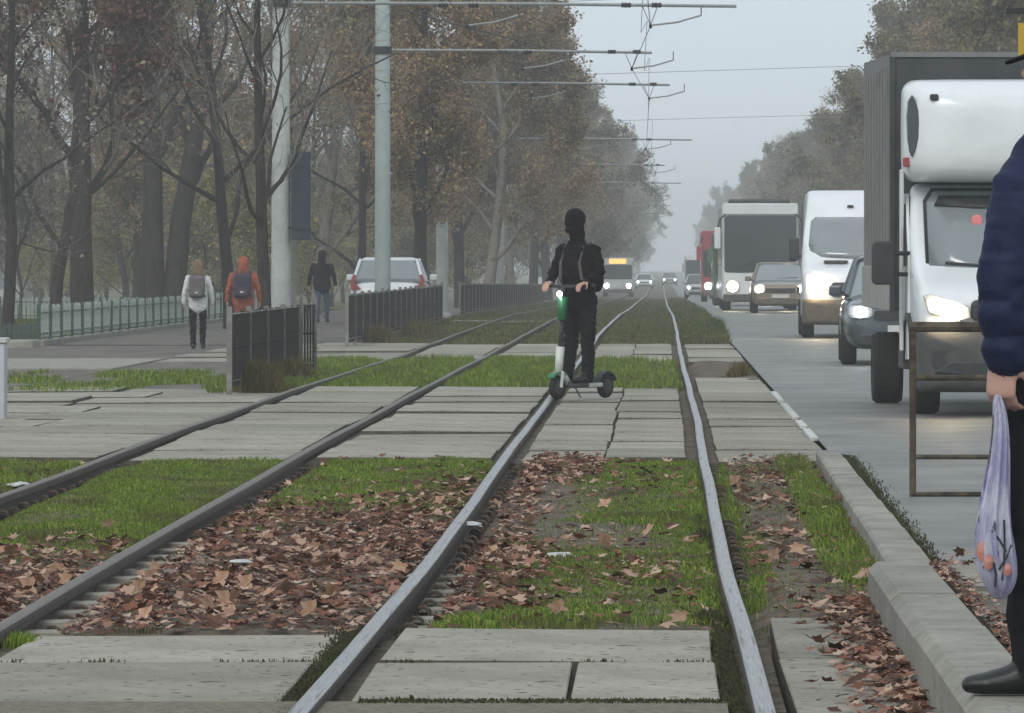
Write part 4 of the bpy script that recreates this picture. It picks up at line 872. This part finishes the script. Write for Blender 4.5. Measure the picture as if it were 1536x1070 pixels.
MB().loft([cring(y, hw, a, b, .08) for y, hw, a, b in ((-.10, .82, .34, .66), (-.05, .92, .27, .74), (.12, 1.0, .25, .78), (.5, 1.01, .27, .78))]).build('bumper', 'dirt_plastic', V_, smooth=True, sub=1)
MB().prism(rrect(-.42, .42, .80, 1.08, .06), -.04, .1).build('grille', 'grey_plastic', V_)
MB().prism(rrect(-.55, -.08, 1.46, 1.51, .02), .60, .75).build('bonnet_vent', 'plastic', V_)
MB().box(-.06, .06, 1.95, 2.1, 2.55, 2.60).build('roof_marker', 'plastic', V_)
for s_ in (-1, 1):
    hq = MB().prism([(s_ * x, z) for x, z in ((.5, .92), (.86, .96), (.92, 1.25), (.80, 1.22), (.55, 1.08))], -.03, .2, lambda x, z: .3 * max(0, abs(x) - .55) + .1 * (z - .9)).build('headlight', 'lamp_housing', V_, bevel=.01)
    MB().lathe([(.15, 0), (.14, -.03), (.06, -.06)], 16, 'y', (s_ * .70, -.02, 1.06)).build('lit_lens', 'lamp_warm', hq, smooth=True)  # lens oversized, its shape stands in for the glare around the lamp
    wheel(V_, s_ * .86, .95, .36, .24); wheel(V_, s_ * .86, 4.9, .36, .24)
    MB().sideprism([(1.3, 1.55), (2.3, 1.55), (2.3, 2.25), (1.8, 2.25)], s_ * .965, s_ * .975).build('door_window', 'glass', V_)
    mi = MB().box(s_ * 1.02, s_ * 1.22, 1.1, 1.25, 1.5, 1.95).build('mirror', 'plastic', V_, bevel=.04)
    MB().box(s_ * .93, s_ * 1.05, 1.15, 1.22, 1.55, 1.62).build('mirror_arm', 'plastic', mi)
    MB().box(s_ * .985, s_ * 1.0, 2.5, 6.0, .85, .98).build('side_moulding', 'plastic', V_)
MB().box(-.26, .26, -.125, -.10, .44, .55).build('number_plate', 'plate', V_)
# coach and other tall vehicles ----------------------------------------
def coach(name, label, cat, x, d, W, Hh, L, body, glassm, lampm, top=None, lo=None, group=None, brow=.35, disp=False, rz=0, waist=1.25, lscale=1.0):
    root = empty(name, label, cat, (x, d, zg(d)), R(rz), group); hw = W / 2
    MB().loft([cring(y, h_, a, b, .12) for y, h_, a, b in ((0, hw * .93, .40, Hh - .16), (.12, hw * .98, .34, Hh - .05), (.4, hw, .32, Hh), (L, hw, .32, Hh))]).build('body', body, root, smooth=False)
    MB().prism(rrect(-hw * .93, hw * .93, waist, Hh - brow, .1), -.03, .1).build('windscreen', glassm, root, bevel=.02)
    MB().prism(rrect(-hw * .96, hw * .96, .30, .55, .06), -.06, .2).build('bumper', lo or 'grey_plastic', root, bevel=.02)
    if top: MB().prism(rrect(-hw * .97, hw * .97, Hh - brow + .03, Hh + .01, .05), -.05, .3).build('brow', top, root, bevel=.02)
    if disp: MB().prism(rrect(-hw * .55, hw * .55, Hh - brow + .08, Hh - .08, .03), -.08, 0).build('destination_display', 'display', root)
    MB().box(-.26, .26, -.08, -.06, .62, .73).build('number_plate', 'plate', root)
    for s_ in (-1, 1):
        lamp(root, s_ * hw * .72, -.05, .80, .46 * lscale, .40 * lscale, lampm, dep=.12)  # lamp enlarged so the lit disc imitates glare
        mi = MB().prism(rrect(s_ * (hw + .14) - .1, s_ * (hw + .14) + .1, Hh * .58, Hh * .78, .05), -.25, -.1).build('mirror', body if name != 'coach' or s_ < 0 else 'plastic', root, bevel=.02)
        MB().tube([(s_ * (hw + .14), -.18, Hh * .78), (s_ * (hw + .05), -.2, Hh * .86), (s_ * hw * .9, 0, Hh * .9)], .03, 5).build('mirror_arm', 'plastic', mi)
        MB().box(s_ * hw, s_ * (hw + .012), .9, L - .4, waist + .25, Hh - brow - .1).build('side_window', glassm, root)
        for yy in (2.2, L - 2.6): wheel(root, s_ * (hw - .17), yy, .48, .3)
        MB().tube([(s_ * .75 * hw, -.045, waist + .04), (s_ * .2 * hw, -.045, waist + .35)], .02, 4).build('wiper', 'plastic', root)
    return root
ch = coach('coach', 'white coach with a wide dark windscreen in the oncoming traffic', 'coach', 3.25, 174, 2.52, 3.5, 11, 'white_body', 'glass', 'lamp_warm', 'white_body', None, None, .38)
MB().box(-1.0, 1.0, 1, 4, 3.5, 3.66).build('roof_unit', 'plastic', ch, bevel=.05)
coach('city_bus', 'green sided bus partly hidden behind the white coach', 'bus', 3.35, 215, 2.45, 3.0, 10, 'green_body', 'glass', 'lamp_white', None, 'dirt_plastic', None, .3)
coach('box_lorry', 'red topped lorry behind the green bus in the queue', 'lorry', 3.2, 262, 2.4, 3.5, 8, 'red_body', 'glass', 'lamp_white', 'red_body', 'dirt_plastic', None, .95)
coach('far_bus', 'pale distant bus in the hazy oncoming queue', 'bus', 2.9, 380, 2.3, 3.0, 9, 'silver_body', 'glass', 'lamp_white', 'white_body', None, None, .4)
coach('tram', 'white tram with a yellow destination display coming through the haze', 'tram', -3.0, 372, 2.15, 2.75, 12, 'white_dirty', 'glass', 'lamp_white', 'white_dirty', 'grey_plastic', None, .5, True)
coach('parked_van', 'white and blue van parked far away beside the tracks', 'van', -7.2, 330, 1.9, 2.6, 5, 'white_body', 'baked_haze_glass', 'lamp_housing', None, 'blue_body', None, .5, waist=1.35)
for x, d, m, lab in ((2.3, 320, 'silver_body', 'small hazy silver car with lit headlights ahead of the far bus'), (-1.6, 520, 'white_body', 'tiny pale car almost lost in the haze beside the far tram'), (1.0, 600, 'silver_body', 'tiny hazy car at the vanishing end of the street')):
    car('distant_car', lab, 'car', (x, d, zg(d)), 0, 4.2, 1.75, 1.5, .95, .92, m, 'lamp_white')

# ------------------------------------------------------------------ railing, sign by the platform
rl = empty('steel_railing', 'rusty yellow brown steel railing beside the delivery truck', 'railing', (1.56, 33, 0))
MB().tube([(0, 0, -.02), (0, 0, 1.05)], .021, 8).build('post', 'rail_yellow', rl)
MB().tube([(1.25, 0, -.02), (1.25, 0, 1.05)], .021, 8).build('post', 'rail_yellow', rl)
MB().tube([(-.02, 0, 1.05), (1.28, 0, 1.05)], .032, 8).build('handrail', 'rail_yellow', rl)
for zz, r in ((.735, .018), (.245, .015), (.012, .018)): MB().tube([(0, 0, zz), (1.25, 0, zz)], r, 8).build('bar', 'rail_yellow', rl)
sp = empty('stop_sign', 'yellow tram stop sign plate behind the man in the cap', 'sign', (0, 0, 0))
xa, _, za = at(1527, 85, 24); xb, _, zb = at(1600, 35, 24); MB().box(xa, xb, 23.98, 24.0, za, zb).build('plate', 'yellow_sign', sp)
xc, _, zc = at(1509, 21, 24); MB().box(xc, xb + .05, 23.97, 24.01, zc, zc + .025).build('top_bar', 'dark_metal', sp); MB().tube([(xb + .02, 24, 0), (xb + .02, 24, zc + .05)], .03, 8).build('pole', 'arm_metal', sp)

# ------------------------------------------------------------------ people
def ell(mb_list, mi, c, r, n=14, rot=None):
    mb = MB(); rings = []
    for i in range(1, n):
        a = math.pi * i / n
        rings.append([(r[0] * math.sin(a) * math.cos(2 * math.pi * k / 16), r[1] * math.sin(a) * math.sin(2 * math.pi * k / 16), -r[2] * math.cos(a)) for k in range(16)])
    if rot is not None: rings = [[tuple(rot @ Vector(p)) for p in q] for q in rings]
    mb.loft([[(p[0] + c[0], p[1] + c[1], p[2] + c[2]) for p in q] for q in rings]); mb_list.append((mi, mb))
def limb(mb_list, mi, pts, rs, n=12, flat=None):        # rs: radius or (rx, ry) in the ring's own frame
    pts = [Vector(p) for p in pts]; P = []; Q = []
    rs = [r if isinstance(r, tuple) else (r, r) for r in rs]
    d0 = (pts[0] - pts[1]).normalized(); d1 = (pts[-1] - pts[-2]).normalized()
    for f in (.95, .6): P.append(pts[0] + d0 * min(rs[0]) * f); Q.append(tuple(q * (.35 if f > .9 else .8) for q in rs[0]))
    P += pts; Q += rs
    for f in (.6, .95): P.append(pts[-1] + d1 * min(rs[-1]) * f); Q.append(tuple(q * (.35 if f > .9 else .8) for q in rs[-1]))
    rings = []; ref = Vector(flat or (1, 0, 0))
    for i, p in enumerate(P):
        t = (P[min(i + 1, len(P) - 1)] - P[max(i - 1, 0)]).normalized(); u = (ref - t * ref.dot(t))
        if u.length < .1: u = Vector((0, 1, 0)) - t * t.y
        u.normalize(); v = t.cross(u)
        rings.append([tuple(p + u * Q[i][0] * math.cos(2 * math.pi * k / n) + v * Q[i][1] * math.sin(2 * math.pi * k / n)) for k in range(n)])
    mb = MB().loft(rings); mb_list.append((mi, mb))
def hand(L, mi, wrist, dirv, palmn, side, s_=1.0, curl=.6):     # palm, four unequal curled fingers, thumb from the side of the palm
    w_ = Vector(wrist); d = Vector(dirv).normalized(); n = Vector(palmn); n = (n - d * n.dot(d)).normalized(); sd = d.cross(n) * side
    limb(L, mi, [w_ - d * .01 * s_, w_ + d * .045 * s_, w_ + d * .088 * s_], [(.026 * s_, .019 * s_), (.040 * s_, .017 * s_), (.041 * s_, .014 * s_)], 12, tuple(sd))
    for k, (o, ln) in enumerate(((.030, .070), (.0105, .080), (-.0095, .075), (-.029, .058))):
        p = w_ + d * .088 * s_ + sd * o * s_; q = [p]; dd = d.copy()
        for j, fr in enumerate((.45, .32, .26)):
            a = curl * (.7 if j == 0 else 1.0); dd = (dd * math.cos(a) + (n * math.cos(a * 0) * math.sin(a))).normalized(); q.append(q[-1] + dd * ln * fr * s_)
            nn = n - dd * n.dot(dd)
        limb(L, mi, q, [.0092 * s_, .0088 * s_, .0082 * s_, .0072 * s_], 8)
    p = w_ + d * .025 * s_ + sd * .03 * s_; limb(L, mi, [p, p + (d * .5 + sd * .6 + n * .5).normalized() * .04 * s_, p + (d * .9 + sd * .5 + n * .9).normalized() * .072 * s_], [.013 * s_, .0105 * s_, .009 * s_], 8)
def person(label, parts, mats, loc, rz, vox, scale=1.0, post=None, smooth=4):
    allm = MB(); trees = []
    for mi, mb in parts:
        allm.add(mb.v, mb.f); trees.append((mi, BVHTree.FromPolygons([Vector(v) for v in mb.v], mb.f)))
    me = allm.mesh('person_src'); bm = bmesh.new(); bm.from_mesh(me); bmesh.ops.recalc_face_normals(bm, faces=bm.faces); bm.to_mesh(me); bm.free()
    o = bpy.data.objects.new('person', me); C.objects.link(o)
    md = o.modifiers.new('r', 'REMESH'); md.mode = 'VOXEL'; md.voxel_size = vox
    sm = o.modifiers.new('s', 'SMOOTH'); sm.factor = .5; sm.iterations = smooth
    dg = bpy.context.evaluated_depsgraph_get(); nm = bpy.data.meshes.new_from_object(o.evaluated_get(dg)); o.modifiers.clear(); o.data = nm; bpy.data.meshes.remove(me)
    for m in mats: nm.materials.append(M[m])
    idx = np.zeros(len(nm.polygons), np.int32)
    for i, p in enumerate(nm.polygons):
        best = 9; c = p.center
        for mi, t in trees:
            r = t.find_nearest(c, .12)
            if r[0] is not None and r[3] < best: best = r[3]; idx[i] = mi
    nm.polygons.foreach_set('material_index', idx); nm.polygons.foreach_set('use_smooth', [True] * len(nm.polygons))
    if post: post(nm, idx)
    o.location = loc; o.rotation_euler = (0, 0, rz); o.scale = (scale,) * 3; tag(o, label, 'person'); return o
def wrinkle(amp, mats_):
    def f(me, idx):
        n = len(me.vertices); co = np.empty(n * 3, np.float32); me.vertices.foreach_get('co', co); co = co.reshape(-1, 3); no = np.empty(n * 3, np.float32); me.vertices.foreach_get('normal', no); no = no.reshape(-1, 3)
        ok = np.zeros(n, bool)
        for p in me.polygons:
            if p.material_index in mats_: ok[list(p.vertices)] = True
        wv = (vnoise(co[:, 0] * 9 + co[:, 2] * 6, co[:, 2] * 22 + co[:, 1] * 9, 5) - .5) + .6 * (vnoise(co[:, 0] * 25, co[:, 2] * 40 + co[:, 1] * 20, 6) - .5)
        co = co + no * (wv * amp * ok)[:, None]; me.vertices.foreach_set('co', co.ravel()); me.update()
    return f
def shoe(L, mi, p, fwd, s_=1.0):
    p = Vector(p); f = Vector((fwd[0], fwd[1], 0)).normalized(); up = Vector((0, 0, 1)); sd = (f.y, -f.x, 0)
    limb(L, mi, [p - f * .07 * s_ + up * .045, p + up * .062, p + f * .06 * s_ + up * .055, p + f * .10 * s_ + up * .042, p + f * .155 * s_ + up * .033, p + f * .19 * s_ + up * .03], [(.036 * s_, .045), (.040 * s_, .064), (.042 * s_, .054), (.043 * s_, .040), (.044 * s_, .031), (.034 * s_, .026)], 14, sd)
# walking figures seen from behind (face +y)
def walker(label, loc, rz, s_, top, legs, hood=None, hair=None, stride=.12, wide=1.0, skin_head=True, skirt=.86):
    L = []; a = 1.0 * wide
    limb(L, 0, [(0, 0, .84), (0, 0, .95), (0, .0, 1.1), (0, .01, 1.28), (0, .0, 1.40), (0, 0, 1.47)], [(.19 * a, .14), (.195 * a, .14), (.185 * a, .135), (.20 * a, .135), (.17 * a, .11), (.08, .08)], 16)
    limb(L, 3 if skin_head else 0, [(0, .0, 1.44), (0, .02, 1.56)], [.058, .055])
    ell(L, 3 if skin_head else 0, (0, .03, 1.64), (.078, .098, .118))
    if hood is not None: ell(L, 0, (0, .0, 1.635), (.108, .122, .14)); limb(L, 0, [(0, -.03, 1.46), (0, -.05, 1.56)], [(.12, .08), (.10, .07)])
    if hair is not None:
        ell(L, 2, (0, .01, 1.65), (.105, .115, .128))
        limb(L, 2, [(0, -.05, 1.66), (0, -.07, 1.50), (0, -.085, 1.38)], [(.10, .055), (.11, .045), (.075, .03)])
    for sx in (-1, 1):
        limb(L, 0, [(sx * .19 * a, 0, 1.39), (sx * .255 * a, -.02 + .03 * sx, 1.14), (sx * .275 * a, .03 + .06 * sx, .92)], [.065, .055, .043]); hand(L, 3, (sx * .275 * a, .035 + .06 * sx, .905), (0, .1, -1), (-sx, 0, 0), 1, 1.0, .35)
        y = stride * sx
        limb(L, 1, [(sx * .09, 0, .9), (sx * .095, y * .5, .5), (sx * .09, y * 1.0, .10)], [.088, .068, .055]); shoe(L, 4, (sx * .09, y + .02, 0), (0, 1))
    return L
pw = person('walker with long brown hair, white jacket and black trousers on the path', walker('', 0, 0, 1, 0, 0, hair=1, stride=.06), ['white_cloth', 'black_cloth', 'hair_brown', 'skin', 'leather'], ((297 - VX) * 91.5 / F, 91.5, -.02), 0, .013, .87, wrinkle(.02, (0, 1)))
px2, pd2 = (365 - VX) * 92.5 / F, 92.5
po_ = person('walker in an orange hooded jacket behind the dark mesh fence', walker('', 0, 0, 1, 0, 0, hood=1, stride=.05, wide=1.12, skin_head=False), ['orange_cloth', 'orange_cloth', 'orange_cloth', 'skin', 'leather'], (px2, pd2, -.02), 0, .013, .90, wrinkle(.02, (0, 1)))
person('walker in a black hooded jacket and jeans beside the parked white car', walker('', 0, 0, 1, 0, 0, hood=1, stride=.14, wide=1.15, skin_head=False), ['black_cloth', 'jeans', 'black_cloth', 'skin', 'leather'], ((483 - VX) * 133 / F, 133, -.02), R(-8), .014, 1.02, wrinkle(.02, (0, 1)))
def backpack(loc, rz, s_, m, label):
    e = empty('backpack', label, 'backpack', loc, rz); e.scale = (s_,) * 3
    MB().loft([[(x, y, z) for x, z in rrect(-hw, hw, z0, z1, .07, 4)] for y, hw, z0, z1 in ((.0, .15, 0, .44), (-.10, .16, 0, .45), (-.17, .13, .04, .40))]).build('pack', m, e, smooth=True, bevel=.02)
    MB().prism(rrect(-.11, .11, .04, .20, .04), -.21, -.15).build('pocket', m, e, bevel=.02)
    MB().box(-.03, .03, -.215, -.208, .10, .13).build('reflective_tab', 'white_paint', e)
    for s2 in (-1, 1): MB().tube([(s2 * .1, 0, .42), (s2 * .12, .06, .47), (s2 * .13, .2, .42), (s2 * .14, .24, .2), (s2 * .15, .05, .03)], .02, 5).build('strap', m, e)
    MB().tube([(-.04, -.02, .45), (0, -.02, .49), (.04, -.02, .45)], .01, 5).build('top_handle', m, e)
backpack(((297 - VX) * 91.5 / F, 91.5 - .13, .85), 0, .87, 'grey_pack', 'grey backpack worn over the white jacket')
backpack((px2, pd2 - .14, .84), 0, .98, 'navy_pack', 'dark navy backpack worn over the orange jacket')

# rider on the electric scooter (local: heading -y)
yaw = math.atan2(-.58, .81)
fwd = Vector((-.58, -.81, 0)); fx, fd = -1.095, 56.5
sc = empty('electric_scooter', 'white and green electric scooter ridden across the tracks', 'scooter', (fx, fd, 0), yaw)
def swheel(y, nm):
    t = MB().lathe([(.08, -.03), (.11, -.033), (.125, -.02), (.13, 0), (.125, .02), (.11, .033), (.08, .03)], 20, 'x', (0, y, .13)).build('wheel', 'tyre', sc, smooth=True)
    MB().lathe([(.078, -.032), (.03, -.04), (.03, .04), (.078, .032)], 14, 'x', (0, y, .13)).build('hub', 'grey_plastic', t)
swheel(0, 'f'); swheel(.86, 'r')
MB().box(-.085, .085, .14, .72, .12, .175).build('deck', 'grey_plastic', sc, bevel=.02); MB().box(-.08, .08, .16, .68, .177, .183).build('grip_mat', 'tyre', sc)
MB().box(-.09, .09, .45, .70, .125, .17).build('side_panel', 'scooter_white', sc, bevel=.01)
MB().loft([[(x, .86 + r * math.sin(R(a)), .13 + r * math.cos(R(a))) for x, r in ((-.045, .15), (.045, .15), (.045, .165), (-.045, .165))] for a in range(-75, 70, 18)]).build('rear_fender', 'plastic', sc)
MB().loft([[(x, r * math.sin(R(a)), .13 + r * math.cos(R(a))) for x, r in ((-.045, .15), (.045, .15), (.045, .165), (-.045, .165))] for a in range(-50, 80, 18)]).build('front_fender', 'scooter_green', sc)
for s_ in (-1, 1): MB().tube([(s_ * .052, 0, .13), (s_ * .052, .03, .30)], .018, 6).build('fork', 'scooter_white', sc)
MB().tube([(0, .02, .28), (0, .10, .24), (0, .2, .15)], [.035, .05, .045], 10).build('neck', 'scooter_white', sc, smooth=True)
MB().tube([(0, .02, .26), (0, .055, .56)], [.042, .047], 12).build('lower_stem', 'scooter_white', sc, smooth=True)
MB().tube([(0, .055, .56), (0, .085, .86)], .026, 10).build('stem', 'plastic', sc, smooth=True)
MB().tube([(0, .078, .84), (0, .10, 1.09)], [.045, .055], 12).build('battery_case', 'scooter_green', sc, smooth=True)
MB().tube([(0, .10, 1.07), (0, .11, 1.2)], .025, 10).build('head_tube', 'plastic', sc)
MB().tube([(-.25, .15, 1.21), (-.08, .115, 1.2), (.08, .115, 1.2), (.25, .15, 1.21)], .017, 8).build('handlebar', 'plastic', sc)
for s_ in (-1, 1): MB().tube([(s_ * .16, .13, 1.206), (s_ * .27, .155, 1.212)], .02, 8).build('grip', 'tyre', sc)
hl = MB().box(-.035, .035, .04, .09, 1.09, 1.15).build('headlamp', 'plastic', sc, bevel=.01); MB().lathe([(.032, 0), (.03, -.012), (.015, -.018)], 14, 'y', (0, .042, 1.12)).build('lit_lens', 'lamp_white', hl, smooth=True)
MB().tube([(.06, .2, .17), (.10, .28, .02)], .009, 5).build('kickstand', 'plastic', sc)
L = []
# local rider: feet on the deck, torso upright, arms to the grips, head turned down towards the front
limb(L, 0, [(0, .40, 1.02), (0, .40, 1.14), (0, .39, 1.32), (0, .375, 1.50), (0, .37, 1.61), (0, .36, 1.69)], [(.185, .14), (.185, .14), (.205, .145), (.225, .14), (.19, .115), (.085, .085)], 18)
limb(L, 0, [(0, .355, 1.66), (0, .325, 1.79)], [.072, .066])
ell(L, 2, (0, .305, 1.885), (.10, .115, .135)); ell(L, 2, (0, .32, 1.92), (.11, .122, .115)); ell(L, 2, (0, .20, 1.865), (.016, .022, .022)); ell(L, 2, (0, .215, 1.80), (.05, .05, .04)); limb(L, 2, [(0, .36, 1.74), (0, .33, 1.83)], [(.085, .09), (.085, .09)])
for sx in (-1, 1):
    limb(L, 0, [(sx * .205, .375, 1.585), (sx * .30, .36, 1.37), (sx * .245, .20, 1.245)], [.072, .062, .045])
    hand(L, 3, (sx * .235, .195, 1.24), (-sx * .15, -1, -.25), (0, -.2, -1), sx, 1.1, .85)
    limb(L, 1, [(sx * .095, .42, 1.05), (sx * .105, .40, .66), (sx * .07, .36 + .10 * sx, .25)], [.105, .083, .065])
    shoe(L, 4, (sx * .06, .33 + .11 * sx, .175), (0, -1), 1.1)
rloc = (fx, fd, 0)
person('person in black standing on the electric scooter with hands on the handlebar', L, ['black_cloth', 'dark_trousers', 'black_cloth', 'skin', 'leather'], rloc, yaw, .009, 1.0, wrinkle(.022, (0, 1)))
e = empty('backpack', 'black backpack on the scooter rider', 'backpack', (fx, fd, 0), yaw)
MB().loft([[(x, y, z) for x, z in rrect(-hw, hw, z0, z1, .06, 4)] for y, hw, z0, z1 in ((.50, .13, 1.18, 1.6), (.60, .15, 1.14, 1.58), (.67, .12, 1.18, 1.5))]).build('pack', 'black_cloth', e, smooth=True)
for sx in (-1, 1): MB().tube([(sx * .11, .52, 1.56), (sx * .12, .42, 1.665), (sx * .12, .30, 1.62), (sx * .125, .225, 1.45), (sx * .14, .245, 1.28), (sx * .2, .40, 1.2)], .018, 5).build('strap', 'grey_pack', e)

# man at the right on the platform (local: faces -x)
L = []
limb(L, 0, [(.03, 0, .86), (.03, 0, .98), (.03, 0, 1.15), (.04, 0, 1.34), (.05, 0, 1.48), (.06, 0, 1.56)], [(.155, .20), (.16, .205), (.16, .20), (.165, .215), (.14, .19), (.10, .10)], 20)
limb(L, 3, [(.06, 0, 1.54), (.05, 0, 1.66)], [.062, .06]); limb(L, 2, [(.05, 0, 1.54), (.045, 0, 1.61)], [.105, .10])
ell(L, 3, (.05, 0, 1.745), (.098, .078, .12)); ell(L, 3, (-.045, 0, 1.735), (.022, .014, .022)); ell(L, 3, (-.025, 0, 1.675), (.03, .03, .022))
for s_ in (-1, 1): ell(L, 3, (.07, s_ * .078, 1.735), (.022, .012, .032))
ell(L, 2, (.06, 0, 1.80), (.11, .09, .085)); limb(L, 2, [(-.02, 0, 1.795), (-.105, 0, 1.765)], [(.008, .07), (.007, .05)], 12)
# near arm hangs forward with the bag, far arm by the side
limb(L, 0, [(.01, -.15, 1.52), (-.075, -.24, 1.40), (-.12, -.28, 1.20), (-.125, -.28, 1.05), (-.12, -.27, .95)], [.088, .088, .082, .078, .066], 16); hand(L, 3, (-.135, -.27, .945), (-.05, 0, -1), (.5, .9, 0), 1, 1.15, 1.05)
limb(L, 0, [(.05, .20, 1.44), (.08, .27, 1.20), (.03, .26, .96)], [.082, .076, .062]); hand(L, 3, (.03, .26, .945), (-.1, 0, -1), (0, -1, 0), 1, 1.1, .5)
for s_ in (-1, 1):
    limb(L, 1, [(.01, s_ * .095, .93), (.0 + .02 * s_, s_ * .10, .50), (.03 + .03 * s_, s_ * .10, .09)], [.128, .115, .095]); shoe(L, 4, (.04 + .035 * s_, s_ * .10, 0), (-1, 0), 1.15)
def quilt(me, idx):
    n = len(me.vertices); co = np.empty(n * 3, np.float32); me.vertices.foreach_get('co', co); co = co.reshape(-1, 3); no = np.empty(n * 3, np.float32); me.vertices.foreach_get('normal', no); no = no.reshape(-1, 3)
    ok = np.zeros(n, bool); lo = np.zeros(n, bool)
    for p in me.polygons:
        if p.material_index == 0: ok[list(p.vertices)] = True
        if p.material_index == 1: lo[list(p.vertices)] = True
    ph = co[:, 2] / .10 + .12 * (vnoise(co[:, 0] * 12, co[:, 1] * 12, 9) - .5); wv = np.abs(np.sin(np.pi * ph)) ** .5 - .55
    wv = wv * .006 + .012 * (vnoise(co[:, 0] * 22 + co[:, 1] * 22, co[:, 2] * 30, 8) - .5)
    w2 = .02 * (vnoise(co[:, 1] * 9 + co[:, 0] * 9, co[:, 2] * 14, 7) - .5)
    co = co + no * (wv * ok + w2 * lo)[:, None]; me.vertices.foreach_set('co', co.ravel()); me.update()
mx_, md_ = (1567 - VX) * 15.4 / F, 15.4
person('person in a navy quilted jacket and black cap standing on the platform edge', L, ['navy_puffer', 'dark_trousers', 'black_cloth', 'skin', 'leather'], (mx_, md_, .203), 0, .0065, 1.03, quilt, 3)
# carrier bag
bz = .203 + .82 * 1.03; bcx, bcy = mx_ - .15 * 1.03, md_ - .28
rings = []; zs = [(.03, .012, .02), (-.03, .018, .03), (-.10, .022, .04), (-.18, .028, .05), (-.26, .036, .06), (-.34, .045, .068), (-.41, .053, .075), (-.47, .054, .072), (-.51, .045, .06), (-.54, .03, .04), (-.56, .01, .015)]
for i, (dz, rx, ry) in enumerate(zs):
    rr_ = [1 + .20 * math.sin(7 * a + 1.1 * math.sin(i * .5)) * (1 - .06 * i) + .12 * math.sin(13 * a + i * .7) + random.uniform(-.06, .06) for a in [2 * math.pi * k / 44 for k in range(44)]]
    rings.append([(rx * math.cos(2 * math.pi * k / 44) * rr_[k] + .010 * math.sin(i * .9), ry * math.sin(2 * math.pi * k / 44) * rr_[k], dz) for k in range(44)])
bg = empty('carrier_bag', 'lavender patterned plastic bag hanging from the hand of the man in navy', 'bag', (bcx, bcy, bz))
bo = MB().loft(rings).build('sack', 'bag', bg, smooth=True, sub=1)
def bagr(dz): return np.interp(-dz, [-z[0] for z in zs], [z[1] for z in zs]), np.interp(-dz, [-z[0] for z in zs], [z[2] for z in zs])
for (a0, z0, sz, m) in ((-140, -.42, .026, 'bag_print'), (-122, -.45, .018, 'bag_print'), (-65, -.47, .015, 'bag_print')):
    rx, ry = bagr(z0); c = (rx * 1.03 * math.cos(R(a0)), ry * 1.06 * math.sin(R(a0)), z0)
    mb = MB(); rr_ = [[(c[0] + sz * f * math.cos(t) * .8, c[1] - .004 * (1 - f), c[2] + sz * f * math.sin(t) * 1.2) for t in [2 * math.pi * k / 10 for k in range(10)]] for f in (1, .6, .1)]; mb.loft(rr_); mb.build('printed_flower', m, bg)
for (xa, za, xb, zb) in ((.01, -.5, .015, -.33), (.0, -.47, .035, -.40), (.02, -.42, -.02, -.36), (-.01, -.52, -.015, -.45)):
    ra, rb = bagr(za)[1], bagr(zb)[1]; MB().tube([(xa, -ra * 1.05, za), ((xa + xb) / 2 + .004, -(ra + rb) / 2 * 1.08, (za + zb) / 2), (xb, -rb * 1.05, zb)], .003, 4).build('printed_stem', 'dark_metal', bg)

# ------------------------------------------------------------------ haze
hz = MB().box(-420, 420, -8, 1900, -4, 24).build('haze', None); hz['kind'] = 'stuff'; hz['label'] = 'thin grey autumn haze filling the street'; hz['category'] = 'haze'
hm = bpy.data.materials.new('haze'); hm.use_nodes = True; n = hm.node_tree.nodes; n.clear(); ho = n.new('ShaderNodeOutputMaterial'); pv = n.new('ShaderNodeVolumePrincipled')
pv.inputs['Color'].default_value = (.95, .96, .965, 1); pv.inputs['Density'].default_value = .00095; pv.inputs['Anisotropy'].default_value = .2
hm.node_tree.links.new(pv.outputs[0], ho.inputs['Volume']); hz.data.materials.append(hm)
